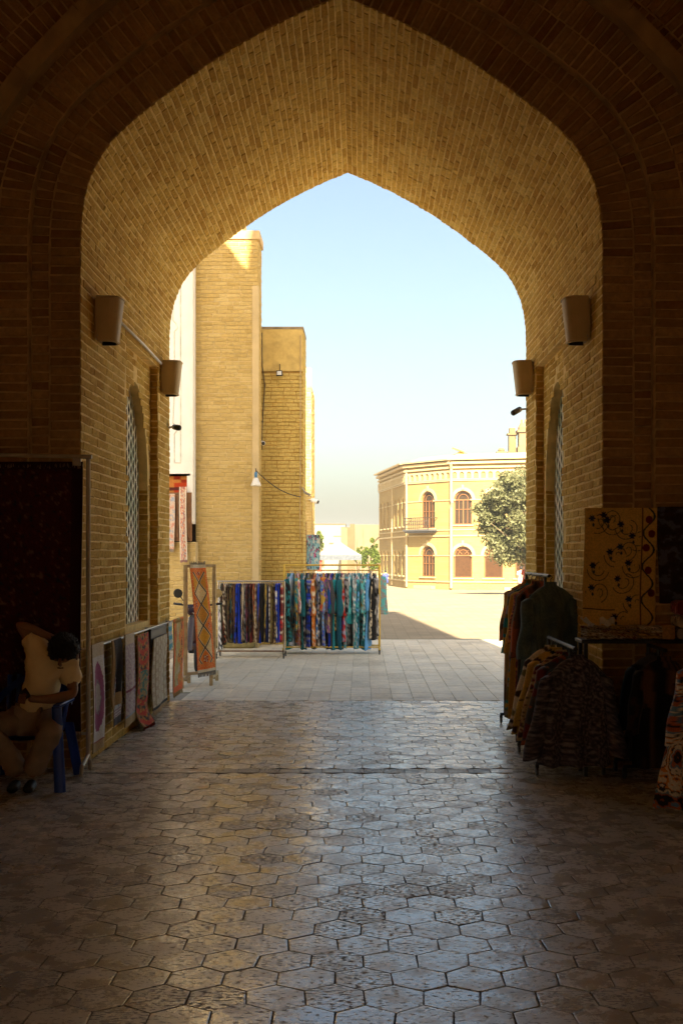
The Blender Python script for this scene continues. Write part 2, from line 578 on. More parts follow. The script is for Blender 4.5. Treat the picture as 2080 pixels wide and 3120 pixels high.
while y < PY1 + S:
    x = -3.65 + (W / 2 if row % 2 else 0)
    inside = y > PY0 + 0.1
    while x < 3.25:
        ok = (abs(x - PCX) < PHW + 0.1) if inside else True
        if ok:
            hx = [wobble(x + S * math.sin(PI / 3 * k), y + S * math.cos(PI / 3 * k)) for k in range(6)]
            ym = [q[1] for q in hx]
            parts = [hx]
            if max(ym) > STR0 and min(ym) < STR1:
                parts = [clip(hx, 1, STR0 - 0.004, True), clip(hx, 1, STR1 + 0.004, False)]
            if max(ym) > PY1 - 0.02: parts = [clip(q, 1, PY1 - 0.02, True) for q in parts if len(q) > 2]
            for q in parts:
                if len(q) >= 3:
                    n = len(q)
                    A = 0.5 * abs(sum(q[i][0] * q[(i + 1) % n][1] - q[(i + 1) % n][0] * q[i][1] for i in range(n)))
                    if A > 0.006: polys.append((q, HEXM))
        x += W
    y += RS; row += 1
DARKST = mat_stone('dark_setts', [(0.0, (0.16, 0.14, 0.11)), (0.5, (0.27, 0.24, 0.19)), (1.0, (0.33, 0.29, 0.22))], 0.7, 0.25, 0.5)
x = -3.6
while x < 3.2:
    w = R.uniform(0.165, 0.185) if -1.45 < x < 0.9 else R.uniform(0.45, 0.7)
    polys.append(([(x, STR0), (x + w, STR0), (x + w, STR1), (x, STR1)], DARKST if -1.45 < x < 0.9 else HEXM))
    x += w
place_tiles(hexf, polys, 'paving_stone', 'far_paving_stones', j=0.002, gap=0.0042, bev=0.006, cham=0.0005, tilt=0.0045, dz=0.0007)

# rectangular slabs outside
m = MB(); m.add([(-3.3, PY1, -0.009), (9, PY1, -0.009), (9, 23.4, -0.009), (-3.3, 23.4, -0.009)], [(0, 1, 2, 3)])
m.add([(-30, 14.2, -0.02), (-3.3, 14.2, -0.02), (-3.3, 23.4, -0.02), (-30, 23.4, -0.02)], [(0, 1, 2, 3)])
m.add([(9, 13.6, -0.02), (60, 13.6, -0.02), (60, 23.4, -0.02), (9, 23.4, -0.02)], [(0, 1, 2, 3)])
slabf = m.build('pavement', BEDL); slabf['kind'] = 'structure'
polys = []
x = -3.28; k = 0
while x < 8.9:
    y = PY1 - 0.02 + (0 if k % 2 else -0.0)
    mt = SLABW if x > 0.1 else SLABC  # slab tone changes along one joint to stand for a light edge
    first = True
    while y < 23.35:
        L = R.uniform(0.12, 0.4) if first else R.choice((0.4, 0.5, 0.5, 0.6, 0.75))
        e = min(y + L, 23.38)
        if not (x < -2.3 and y < 14.0) or x > -2.3:
            polys.append(([(x, y), (x + 0.262, y), (x + 0.262, e), (x, e)], mt))
        y = e; first = False
    x += 0.262; k += 1
place_tiles(slabf, polys, 'paving_slab', 'far_paving_slabs', j=0.0015, gap=0.0045, bev=0.004, cham=0.003, tilt=0.0015, dz=0.001, th=0.02)

# ================================================================== the gateway
gate = empty('brick_gateway', (PCX, PY0, 0), label='tall brown brick gateway with a pointed vault framing the whole view', cat='gateway')
GI = Matrix.Translation(-gate.location)
def gpart(mb, name, mat, smooth=False):
    mb.v = [tuple(GI @ Vector(p)) for p in mb.v]
    return mb.build(name, mat, gate, smooth)

# pointed four-centred profile, half (offset from centre line, height)
SC = 3355 / PY0
half_px = [(794, 765), (793, 715), (789, 660), (782, 606), (770, 560), (753, 516), (728, 470), (700, 431), (660, 390), (612, 348), (560, 308), (500, 262),
           (440, 219), (370, 172), (290, 124), (200, 76), (110, 33), (50, 8), (0, -12)]
half = [(a / SC, (1690 - b) / SC + EYE) for a, b in half_px]
ZSP = half[0][1]
ZAP = half[-1][1]
def polyline_at(pts):
    L = [0.0]
    for a, b in zip(pts, pts[1:]): L.append(L[-1] + math.hypot(b[0] - a[0], b[1] - a[1]))
    def at(s):
        s = max(0, min(L[-1], s))
        for i in range(len(L) - 1):
            if s <= L[i + 1] or i == len(L) - 2:
                k = (s - L[i]) / (L[i + 1] - L[i]); a, b = pts[i], pts[i + 1]
                d = (b[0] - a[0], b[1] - a[1]); q = math.hypot(*d)
                return (a[0] + d[0] * k, a[1] + d[1] * k), (d[0] / q, d[1] / q)
    return at, L[-1]
def offset_half(o):
    """offset of the half profile (jamb included) away from the opening"""
    base = [(PHW, 0.0), (PHW, 1.0), (PHW, 2.0), (PHW, 3.0), (PHW, 3.8)] + half
    base[0] = (half[0][0], 0.0)
    out = []
    for i, p in enumerate(base):
        a = base[max(0, i - 1)]; b = base[min(len(base) - 1, i + 1)]
        d = (b[0] - a[0], b[1] - a[1]); q = math.hypot(*d)
        n = (d[1] / q, -d[0] / q)
        if n[0] < 0: n = (-n[0], -n[1])
        x, z = p[0] + n[0] * o, p[1] + n[1] * o
        if i == len(base) - 1:
            # extend the last run up to the centre line
            lx, lz = out[-1]
            sl = (half[-1][1] - half[-3][1]) / (half[-1][0] - half[-3][0])
            x = 0.0; z = lz + sl * (0 - lx)
        out.append((max(0.0, x), z))
    return out
full = lambda h: [(PCX - a, z) for a, z in h] + [(PCX + a, z) for a, z in h[::-1][1:]]

def arch_face(mb, inner, x0, x1, z1, y):
    """wall plane with the arch cut out"""
    ring = [(x0, 0.0)] + [(inner[0][0], 0.0)] + inner + [(inner[-1][0], 0.0)] + [(x1, 0.0), (x1, z1), (x0, z1)]
    seen = []
    for q in ring:
        if not seen or abs(q[0] - seen[-1][0]) + abs(q[1] - seen[-1][1]) > 1e-6: seen.append(q)
    mb.poly([seen], lambda a, b: (a, y, b))

prof0 = full(offset_half(0.0))
HX0, HX1 = -3.62, 3.12
OX0, OX1 = -3.95, 3.42
# near wall of the hall (plane PY0), second order standing 8 cm proud of it beyond 0.41 m
m = MB()
arch_face(m, prof0, HX0 - 0.2, HX1 + 0.2, 7.15, PY0)
prof1 = full(offset_half(0.415))
Y2 = PY0 - 0.085
arch_face(m, prof1, HX0 - 0.2, HX1 + 0.2, 7.15, Y2)
for a, b in zip(prof1, prof1[1:]):
    m.add([(a[0], Y2, a[1]), (b[0], Y2, b[1]), (b[0], PY0, b[1]), (a[0], PY0, a[1])], [(0, 1, 2, 3)])
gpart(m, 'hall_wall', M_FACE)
# hall shell: side walls, back wall, roof (light-tight masonry)
m = MB()
# each side wall has an unseen portal, as such halls do, sized for light
for xa, xb in ((OX0, HX0), (HX1, OX1)):
    xc, wx = (xa + xb) / 2, abs(xb - xa)
    m.box((xc, 4.75, 3.55), (wx, 8.9, 7.1))
    m.box((xc, -2.75, 3.55), (wx, 1.3, 7.1))
    m.box((xc, -0.9, 4.75), (wx, 2.4, 4.7))
m.box(((OX0 + OX1) / 2, -3.5, 3.55), (OX1 - OX0 + 0.02, 0.3, 7.1))
m.box(((OX0 + OX1) / 2, 4.9, 7.2), (OX1 - OX0 + 0.04, 17.3, 0.25))
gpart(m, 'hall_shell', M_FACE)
# unseen blocks added on the roof, shaped to shadow the plaza and the towers
m = MB()
m.box((1.275, 7.0, 13.1), (4.25, 4.0, 11.5))
gpart(m, 'upper_storey', M_PYL1)
m = MB()
sh = [(-3.95, 7.33), (-0.1, 7.33), (-0.1, 12.45), (-1.22, 12.5), (-1.9, 13.45), (-3.95, 15.2)]
for yy in (12.4, 13.55): m.poly([sh], lambda a, b, yy=yy: (a, yy, b))
for a, b in zip(sh, sh[1:] + sh[:1]): m.add([(a[0], 12.4, a[1]), (b[0], 12.4, b[1]), (b[0], 13.55, b[1]), (a[0], 13.55, a[1])], [(0, 1, 2, 3)])
gpart(m, 'gable', M_PYL1)
# outer front, towards the plaza
m = MB()
arch_face(m, prof0, OX0, OX1, 7.3, PY1)
for X in (OX0, OX1):
    m.add([(X, 9.0, 0), (X, PY1, 0), (X, PY1, 7.3), (X, 9.0, 7.3)], [(0, 1, 2, 3)])
gpart(m, 'outer_front', M_PYL1)

# niches in the passage walls
NY0, NY1, NZ0, NZ1 = 11.1, 12.85, 0.98, 3.99
ND, WD = 0.09, 0.12
def pointed(y0, y1, zb, zs, zt, n=9):
    yc = (y0 + y1) / 2; hw = (y1 - y0) / 2
    L = []
    for i in range(n + 1):
        f = i / n
        L.append((yc - hw * math.cos(f * PI / 2) ** 1.0 if False else y0 + hw * (1 - math.cos(f * PI / 2) ** 0.95), zs + (zt - zs) * math.sin(f * PI / 2 * 0.999) ** 1.12 if f > 0 else zs))
    Rr = [(2 * yc - a, b) for a, b in L[::-1][1:]]
    return [(y0, zb)] + L + Rr + [(y1, zb)]
AW = pointed(11.27, 12.70, 1.04, 2.55, 3.68)
passage_mb = MB()
vault_pts = full(half)
# vault
for a, b in zip(vault_pts, vault_pts[1:]):
    passage_mb.add([(a[0], PY0, a[1]), (b[0], PY0, b[1]), (b[0], PY1, b[1]), (a[0], PY1, a[1])], [(0, 1, 2, 3)])
for sd in (-1, 1):
    niche_mb = MB()
    X = PCX + sd * half[0][0]
    Q = lambda y0, y1, z0, z1, X=X: passage_mb.add([(X, y0, z0), (X, y1, z0), (X, y1, z1), (X, y0, z1)], [(0, 1, 2, 3)])
    Q(PY0, NY0, 0, ZSP); Q(NY1, PY1, 0, ZSP); Q(NY0, NY1, 0, NZ0); Q(NY0, NY1, NZ1, ZSP)
    Xn = X + sd * ND; Xw = Xn + sd * WD
    for (a, b) in (((NY0, NZ0), (NY1, NZ0)), ((NY1, NZ0), (NY1, NZ1)), ((NY1, NZ1), (NY0, NZ1)), ((NY0, NZ1), (NY0, NZ0))):
        niche_mb.add([(X, a[0], a[1]), (X, b[0], b[1]), (Xn, b[0], b[1]), (Xn, a[0], a[1])], [(0, 1, 2, 3)])
    niche_mb.poly([[(NY0, NZ0), (NY1, NZ0), (NY1, NZ1), (NY0, NZ1)], AW], lambda a, b, Xn=Xn: (Xn, a, b))
    for a, b in zip(AW, AW[1:] + AW[:1]):
        niche_mb.add([(Xn, a[0], a[1]), (Xn, b[0], b[1]), (Xw, b[0], b[1]), (Xw, a[0], a[1])], [(0, 1, 2, 3)])
    gpart(niche_mb, 'niche', M_PASS)
gpart(passage_mb, 'passage_wall', M_PASS)

# bricks of the passage: walls in courses, then the vault whose courses run along its length
specs = []
uY = Vector((0, 1, 0))
for sd in (-1, 1):
    X = PCX + sd * half[0][0]
    nn = Vector((-sd, 0, 0))
    u = uY * (1 if sd < 0 else -1)
    specs += course_wall(PY0, PY1, 0.0, ZSP, lambda a, z, X=X: Vector((X, a, z)), nn, u, skip=lambda a, z: NY0 - 0.03 < a < NY1 + 0.03 and NZ0 - 0.02 < z < NZ1 + 0.02)
    # back of the niche round the pointed opening
    Xn = X + sd * ND
    def out_of(a, z):
        if z < 1.03: return True
        if 11.2 < a < 12.77:
            hw = 0.785
            if z < 2.58: return True
            f = min(1.0, (z - 2.55) / 1.2)
            if abs(a - 11.985) < hw * (1 - f ** 1.7) + 0.06: return True
        return False
    specs += course_wall(NY0, NY1, 1.0, NZ1, lambda a, z, Xn=Xn: Vector((Xn, a, z)), nn, u, skip=out_of, bl=0.2)
    # the reveal facing the hall
    specs += course_wall(0, ND, NZ0, NZ1, lambda a, z, X=X, sd=sd: Vector((X + sd * a, NY1, z)), Vector((0, -1, 0)), Vector((1, 0, 0)), bl=0.3)
    specs += course_wall(0, WD, 1.04, 2.55, lambda a, z, Xn=Xn, sd=sd: Vector((Xn + sd * a, 12.70, z)), Vector((0, -1, 0)), Vector((1, 0, 0)), bl=0.3)
for sd in (-1, 1):
    at, LL = polyline_at(half)
    st_ = LL / round(LL / 0.065)
    s = st_ / 2; row = 0
    while s < LL:
        (a, z), (tx, tz) = at(s)
        n = Vector((-sd * tz, 0, tx)) if False else Vector((sd * -abs(tz), 0, -abs(tx)))
        pos = Vector((PCX + sd * a, 0, z))
        y = PY0 - (0.125 if row % 2 else 0) - R.uniform(0, 0.06)
        while y < PY1:
            L = 0.25 * (0.5 if R.random() < 0.18 else 1) * R.uniform(0.93, 1.07)
            s0, e0 = max(y, PY0), min(y + L - 0.011, PY1)
            if e0 - s0 > 0.03:
                specs.append((Vector((pos.x, (s0 + e0) / 2, pos.z)), uY * (1 if sd < 0 else -1), n, e0 - s0, 0.052))
            y += L
        s += st_; row += 1
place_bricks(gate, specs, B_PASS, 'brick', 'far_bricks', depth=0.005, j=0.0055, tilt=0.008)

# bricks round the arch on the hall side: radial courses, horizontal on the piers
specs = []
bands = [(0.0, 0.255, PY0), (0.265, 0.41, PY0)]
o = 0.42
while o < 1.9:
    bands.append((o, o + 0.25, Y2)); o += 0.26
for bi, (o0, o1, yy) in enumerate(bands):
    h = offset_half((o0 + o1) / 2)
    at, LL = polyline_at(h)
    for sd in (-1, 1):
        s = 0.04 + (0.03 if bi % 2 else 0)
        while s < LL - 0.03:
            (a, z), (tx, tz) = at(s)
            px = PCX + sd * a
            if HX0 < px < HX1 and z < 7.0:
                u = Vector((sd * tz, 0, -tx))
                if u.z < 0 and u.x * sd < 0: u = -u
                specs.append((Vector((px, yy, z)), u if sd > 0 else u, Vector((0, -1, 0)), o1 - o0 - 0.008, 0.062))
            s += 0.077
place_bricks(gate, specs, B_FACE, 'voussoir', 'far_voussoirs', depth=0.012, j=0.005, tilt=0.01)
# smooth rib arching over the hall
RIBM = mat_plain('rib_plaster', (0.42, 0.28, 0.12), 0.85, var=0.25, nscale=5, bump=0.2)
rib = [(3.55, 3.2), (3.5, 3.9), (3.33, 4.6), (3.05, 5.3), (2.72, 5.78), (2.25, 6.27), (1.7, 6.72), (1.35, 6.95)]
for sd in (-1, 1):
    m = MB()
    pts = [(PCX + 0.1 + sd * a, 9.06, z) for a, z in rib]
    for i in range(len(pts) - 1):
        a, b = Vector(pts[i]), Vector(pts[i + 1])
        t = (b - a).normalized(); n = Vector((t.z, 0, -t.x)) * 0.075
        d = Vector((0, 0.15, 0))
        A = [a - n, a + n, a + n + d, a - n + d]; B_ = [b - n, b + n, b + n + d, b - n + d]
        m.add(A + B_, [(0, 1, 5, 4), (1, 2, 6, 5), (2, 3, 7, 6), (3, 0, 4, 7)])
    gpart(m, 'rib', RIBM)

# pierced lattice windows
LAT = NT('glazed_lattice')
pp = LAT.pos()
sz = LAT.n('ShaderNodeSeparateXYZ'); LAT.l(pp, sz.inputs[0])
LAT.color(LAT.mix(LAT.ramp(LAT.noise(2.3, 4, pp), [(0.42, 0.0), (0.62, 1.0)]), (0.86, 0.80, 0.64), (0.52, 0.60, 0.44)))
LAT.rough(0.6)
for sd in (-1, 1):
    Xw = PCX + sd * (half[0][0] + ND + WD - 0.02)
    m = MB()
    cw, chh = 0.118, 0.150       # column pitch, row pitch
    ic = 0; y = 11.2
    while y < 12.8:
        z = 1.0 + (chh / 2 if ic % 2 else 0)
        while z < 3.75:
            # outer cell: elongated hexagon tiling; inner hole
            out = [(y - cw * 0.34, z), (y - cw * 0.0 - cw * 0.33, z)]
            hexo = [(y - cw * 2 / 3, z), (y - cw / 3, z - chh / 2), (y + cw / 3, z - chh / 2), (y + cw * 2 / 3, z), (y + cw / 3, z + chh / 2), (y - cw / 3, z + chh / 2)]
            kx, kz = 0.60, 0.74
            hexi = [(y - cw * 0.46, z), (y - cw * 0.17, z - chh * 0.44), (y + cw * 0.17, z - chh * 0.44), (y + cw * 0.46, z), (y + cw * 0.17, z + chh * 0.44), (y - cw * 0.17, z + chh * 0.44)]
            V = [(Xw, a, b) for a, b in hexo] + [(Xw, a, b) for a, b in hexi] + [(Xw + sd * 0.010, a, b) for a, b in hexi]
            F = []
            for k in range(6):
                k2 = (k + 1) % 6
                F += [(k, k2, 6 + k2, 6 + k), (6 + k, 6 + k2, 12 + k2, 12 + k)]
            m.add(V, F)
            z += chh
        y += cw; ic += 1
    win = gpart(m, 'lattice_window', LAT.m)
    win['label'] = 'pale pierced lattice in the pointed window of the %s passage wall' % ('left' if sd < 0 else 'right')
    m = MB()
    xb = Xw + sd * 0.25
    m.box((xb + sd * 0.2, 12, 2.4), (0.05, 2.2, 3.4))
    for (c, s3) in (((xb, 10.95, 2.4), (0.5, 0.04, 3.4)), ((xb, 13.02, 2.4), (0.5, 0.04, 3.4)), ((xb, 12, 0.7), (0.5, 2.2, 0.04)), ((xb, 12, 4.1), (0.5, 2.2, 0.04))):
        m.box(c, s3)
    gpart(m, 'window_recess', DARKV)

# ================================================================== brick towers on the left of the plaza
def flat_tower(name, x0, x1, y0, y1, z1, matb, matm, label, limit=300, side=True, skip=None, bl=0.25, zt=None):
    e = empty(name, ((x0 + x1) / 2, (y0 + y1) / 2, 0), label=label, cat='tower')
    m = MB(); m.box((0, 0, z1 / 2), (x1 - x0, y1 - y0, z1)); m.build('masonry', matm, e)
    sp = course_wall(x0, x1, 0.0, zt or z1, lambda a, z: Vector((a, y0, z)), Vector((0, -1, 0)), Vector((1, 0, 0)), skip=skip, bl=bl)
    if side:
        sp += course_wall(y0, y1, 0.0, z1, lambda a, z: Vector((x1, a, z)), Vector((1, 0, 0)), Vector((0, 1, 0)), bl=bl)
    place_bricks(e, sp, matb, 'brick', 'far_bricks', limit=limit, depth=0.010, j=0.004, tilt=0.008)
    return e
tw1 = flat_tower('brick_tower', -3.19, -2.0, 21.3, 22.05, 7.9, B_PYL1, M_PYL1, 'tallest pale brick tower with light mortar, a sunlit triangle at its top')
m = MB()
m.box((0, 0, 7.98), (1.27, 0.83, 0.16)); m.build('coping', mat_plain('coping', (0.55, 0.40, 0.2), 0.9, var=0.2, bump=0.3), tw1)
m = MB(); m.box((-0.55, 0.9, 4.75), (1.5, 0.9, 9.5)); m.build('upper_stage', M_PYL1, tw1)
m = MB(); m.add([(0.52, -0.375 - 0.016, 0.0), (0.595 + 0.014, -0.375 - 0.016, 0.0), (0.595 + 0.014, -0.375 - 0.016, 7.88), (0.52, -0.375 - 0.016, 7.88)], [(0, 1, 2, 3)])
m.v = []; m.f = []; m.c = []
m.bbox((0.555, -0.375, 3.5), (0.13, 0.05, 7.0), 0.008); m.build('corner_strip', mat_plain('corner_plaster', (0.52, 0.40, 0.21), 0.9, var=0.12, nscale=3, bump=0.3), tw1)
m = MB(); m.bbox((-0.1, -0.46, 0.1), (1.3, 0.16, 0.2), 0.03); m.build('plinth', mat_plain('mossy_base', (0.20, 0.16, 0.06), 0.95, var=0.5, nscale=9, bump=0.5), tw1)

tw2 = flat_tower('brick_tower', -2.02, -1.17, 22.1, 23.2, 6.32, B_PYL2, M_PYL2, 'flat-topped brick tower with dark joints carrying a small floodlight', zt=5.45)
m = MB(); m.bbox((0, -0.56, 5.9), (0.85, 0.03, 0.84), 0.006); m.build('rendered_band', mat_plain('stained_render', (0.50, 0.365, 0.125), 0.95, var=0.18, nscale=7, bump=0.4), tw2)
m = MB(); m.box((0, 0, 6.35), (0.88, 1.12, 0.05)); m.build('coping', mat_plain('grey_coping', (0.25, 0.2, 0.13), 0.9), tw2)
tw3 = flat_tower('brick_tower', -2.6, -1.36, 30.0, 32.0, 6.4, B_PYL1, M_PYL1, 'low sunlit tower with a raised corner behind the flat-topped one')
m = MB(); m.box((0.5, -0.85, 6.64), (0.24, 0.3, 0.5)); m.build('merlon', M_PYL1, tw3)

# ================================================================== white shop wall behind the left pier
shop = empty('shop_wall', (-3.85, 20.9, 0), label='white plastered shop wall with raised panels over a low brick base', cat='wall')
m = MB(); m.box((0, 0.2, 5.85), (1.32, 0.3, 5.1)); m.box((0.60, 0.2, 2.85), (0.12, 0.3, 0.92)); m.build('plaster', WHITEP, shop)
m = MB(); m.box((0.635, 0.03, 5.4), (0.05, 0.06, 6.0)); m.build('edge_trim', WPLAST, shop)
m = MB()
for (za, zb) in ((3.55, 5.35), (5.5, 8.2)):
    pts = [(0.32, zb), (0.42, zb), (0.42, za), (0.30, za), (0.30, za + 0.55), (0.36, za + 0.62), (0.33, za + 0.7), (0.27, za + 0.76), (0.32, zb - 0.1)]
    for a, b in zip(pts, pts[1:]):
        m.tube([(a[0], 0.045, a[1]), (b[0], 0.045, b[1])], 0.012, 6)
m.build('moulding', mat_plain('moulding', (0.62, 0.60, 0.54), 0.9), shop)
m = MB(); m.box((0, 0.55, 2.7), (1.3, 0.02, 1.4)); m.box((0, 0.3, 3.32), (1.3, 0.5, 0.04)); m.build('recess', mat_plain('shop_recess', (0.05, 0.03, 0.015), 0.9), shop)
m = MB(); m.box((0, 0.3, 1.02), (1.4, 0.5, 2.04)); m.build('base', M_PYL1, shop)
place_bricks(shop, course_wall(-4.55, -3.15, 0, 2.04, lambda a, z: Vector((a, 20.95, z)), Vector((0, -1, 0)), Vector((1, 0, 0)), bl=0.23), B_PYL1, 'brick', 'far_bricks', limit=120)
m = MB()
m.box((0.33, 0.02, 2.52), (0.62, 0.05, 0.92))
shut = m.build('shutter', DWOOD, shop)
for k in range(3):
    m = MB(); m.bbox((0.12 + 0.2 * k, -0.02, 2.52), (0.15, 0.03, 0.8), 0.01); m.build('panel', DWOOD, shut)
# ================================================================== textile patterns (flat print, kept as point colours)
C = dict(
    white=(0.72, 0.70, 0.66), cream=(0.66, 0.56, 0.40), tan=(0.45, 0.32, 0.15), gold=(0.50, 0.31, 0.05), orange=(0.62, 0.20, 0.03), rust=(0.42, 0.10, 0.03),
    red=(0.50, 0.035, 0.025), maroon=(0.15, 0.018, 0.014), brown=(0.13, 0.062, 0.028), dbrown=(0.045, 0.022, 0.013), black=(0.010, 0.009, 0.009),
    olive=(0.17, 0.13, 0.04), green=(0.09, 0.22, 0.05), dgreen=(0.02, 0.07, 0.05), teal=(0.02, 0.24, 0.27), dteal=(0.012, 0.10, 0.12), turq=(0.10, 0.42, 0.46),
    sky=(0.12, 0.34, 0.66), blue=(0.012, 0.045, 0.44), navy=(0.014, 0.022, 0.085), purple=(0.20, 0.07, 0.26), plum=(0.20, 0.05, 0.14), lilac=(0.48, 0.38, 0.50),
    pink=(0.60, 0.22, 0.28), grey=(0.26, 0.25, 0.25), dgrey=(0.07, 0.07, 0.075), purplegrey=(0.17, 0.13, 0.17))
def cc(n): return C[n] if isinstance(n, str) else n
def lerp(a, b, t): return tuple(x + (y - x) * t for x, y in zip(a, b))
def nz(x, y, z=0.0): return noise.noise(Vector((x, y, z)))
def cell(x, y, z=0.0):
    return noise.cell(Vector((x, y, z))) * 0.5 + 0.5 if False else (math.sin(math.floor(x) * 127.1 + math.floor(y) * 311.7 + z * 74.7) * 43758.5453) % 1.0

def pattern(kind, cols, sd):
    cols = [cc(c) for c in cols]
    k = len(cols)
    def pick(v): return cols[min(k - 1, int(max(0, min(0.999, v)) * k))]
    def f(x, z):
        """x across, z along, in metres"""
        if kind == 'plain':
            return lerp(cols[0], cols[-1], 0.35 * max(0, nz(x * 9, z * 4, sd)))
        if kind == 'blotch':
            return pick(0.5 + 0.75 * nz(x * 16 + sd, z * 11, sd))
        if kind == 'small':
            return pick(0.5 + 0.85 * nz(x * 38 + sd, z * 30, sd))
        if kind == 'vstripe':
            return pick(cell(x * 42 + sd, 1, sd))
        if kind == 'hstripe':
            return pick(cell(1, z * 34 + sd, sd)) if nz(x * 20, z * 14, sd) < 0.35 else cols[0]
        if kind == 'ikat':
            w = z * 7 + 0.35 * nz(x * 22, z * 3, sd)
            q = abs(((w) % 1.0) - 0.5) * 2
            return pick(0.98 * ((q + 0.9 * abs(math.sin(x * 18 + sd))) % 1.0))
        if kind == 'tie':
            return lerp(cols[0], cols[1], max(0, min(1, 0.5 + 1.1 * nz(x * 9, z * 8 + sd, sd))))
        return cols[0]
    return f

# ------------------------------------------------------------------ garments
HANG = mat_plain('hanger_red', (0.45, 0.05, 0.03), 0.4); HANGG = mat_plain('hanger_grey', (0.5, 0.5, 0.52), 0.35)
def ordinal(n):
    small = ['', 'first', 'second', 'third', 'fourth', 'fifth', 'sixth', 'seventh', 'eighth', 'ninth', 'tenth', 'eleventh', 'twelfth', 'thirteenth', 'fourteenth',
             'fifteenth', 'sixteenth', 'seventeenth', 'eighteenth', 'nineteenth']
    if n < 20: return small[n]
    tens = {2: ('twenty', 'twentieth'), 3: ('thirty', 'thirtieth'), 4: ('forty', 'fortieth'), 5: ('fifty', 'fiftieth')}[n // 10]
    return tens[1] if n % 10 == 0 else tens[0] + '-' + small[n % 10]

def garment(name, label, cat, group, loc, rz, W, L, hem, T, pat, sleeve=0.0, splay=0.05, sleeve_w=0.075, seed=0, nu=20, nv=30, hang=0.07, hmat=None, fold=0.35, neck=0.06, lower=None, slope=0.09):
    rr = random.Random(seed)
    ph = [rr.uniform(0, 6.28) for _ in range(6)]
    m = MB()
    def ww(v):
        if v < 0.02: return neck
        s = slope
        if v < s: return neck + (W - neck) * ((v - 0.02) / (s - 0.02)) ** 0.6
        return W + (hem - W) * ((v - s) / (1 - s)) ** 1.1
    def P(u, v):
        an = 2 * PI * u
        w = ww(v)
        tt = T * min(1.0, 0.35 + v * 5) * (1 + 0.25 * v)
        A = fold * min(1.0, max(0, v - 0.04) * 2.2)
        ca, sa = math.cos(an), math.sin(an)
        x = w * math.copysign(abs(ca) ** 0.8, ca)
        fx = 0.5 + 0.5 * math.sin(x / max(0.06, W) * 9 + ph[0]) * math.cos(v * 2 + ph[1])
        y = tt * sa * (1 - A * fx) + A * T * 0.9 * math.sin(x / max(0.06, W) * 7.5 + ph[2] + v * 1.3) + 0.02 * math.sin(v * 3 + ph[3]) * v
        z = -v * L - 0.012 * math.sin(x * 30 + ph[4]) * v + (0.012 if v == 0 else 0)
        x += 0.015 * math.sin(v * 4 + ph[5])
        return (x, y, z)
    def K(u, v):
        p = P(u, v)
        g = lower if (lower and v > 0.55) else pat
        return g(p[0] + p[1] * 1.7, p[2])
    m.grid(P, nu, nv, K, closed_u=True)
    n0 = len(m.v)
    m.f.append(tuple(range(nu))[::-1])
    m.f.append(tuple(n0 - nu + i for i in range(nu)))
    if sleeve > 0:
        for s in (-1, 1):
            z0 = -slope * L
            def SP(u, v, s=s, z0=z0):
                an = 2 * PI * u
                cxx = s * (W * 0.86 + splay * v + 0.012)
                czz = z0 + 0.02 - sleeve * v
                rw = sleeve_w * (0.85 + 0.3 * v) * (0.55 if v == 0 else 1)
                return (cxx + rw * 0.8 * math.cos(an) * (1 + 0.12 * math.sin(v * 9 + ph[1])), T * 1.05 * math.sin(an) * (1 + 0.2 * math.sin(v * 11 + ph[2])) + 0.01 * math.sin(v * 5 + ph[3]), czz - rw * 0.45 * math.cos(an) * s * 0.5)
            b = len(m.v)
            m.grid(SP, 12, max(8, nv // 2), lambda u, v: pat(SP(u, v)[0] + SP(u, v)[1], SP(u, v)[2]), closed_u=True)
            m.f.append(tuple(b + i for i in range(12))[::-1]); m.f.append(tuple(len(m.v) - 12 + i for i in range(12)))
    o = m.build(name, CLOTH, None, True)
    o.location = loc; o.rotation_euler = (0, 0, rz)
    tag(o, label, cat, group)
    h = MB()
    h.tube([(-W * 0.9, 0, -slope * L * 0.75), (0, 0, 0.0), (W * 0.9, 0, -slope * L * 0.75)], 0.006, 6)
    h.tube([(0, 0, -0.01), (0, 0, hang * 0.5), (0.015, 0, hang * 0.75), (0.0, 0, hang), (-0.018, 0, hang * 0.85)], 0.0045, 6)
    h.build('hanger', hmat or HANGG, o, True)
    return o

def caster(mb, x, y):
    mb.lathe([(0.012, 0.0), (0.035, 0.004), (0.038, 0.014), (0.035, 0.024), (0.012, 0.028)], (x - 0.014, y, 0.038), 10, M=Matrix.Rotation(PI / 2, 3, 'Y'))
    mb.box((x, y, 0.075), (0.03, 0.03, 0.03))

# ------------------------------------------------------------------ rack of bright dresses (yellow frame)
ry = 20.1
X0, X1 = -1.40, 0.33
rack = empty('clothes_rack', ((X0 + X1) / 2, ry, 0), label='yellow two-rail clothes rack on casters full of bright dresses', cat='clothes rack')
w = X1 - X0
m = MB(); m.tube([(-w / 2, 0, 1.61), (w / 2, 0, 1.61)], 0.016, 8); m.build('top_rail', GOLDP, rack)
m = MB(); m.tube([(-w / 2, 0.0, 1.515), (w / 2, 0.0, 1.515)], 0.011, 8); m.build('hanging_rail', GOLDP, rack)
for s in (-1, 1):
    m = MB(); m.bbox((s * w / 2, -0.03, 0.85), (0.04, 0.04, 1.54), 0.004); m.build('post', GOLDP, rack)
    m = MB(); m.bbox((s * w / 2, 0, 0.1), (0.035, 0.62, 0.035), 0.004); m.build('foot', GOLDP, rack)
    for f in (-1, 1):
        m = MB(); caster(m, s * w / 2, f * 0.28); m.build('caster', BLACKP, rack)
for f in (-0.2, 0.2):
    m = MB(); m.tube([(-w / 2, f, 0.13), (w / 2, f, 0.13)], 0.013, 8); m.build('lower_bar', GOLDP, rack)
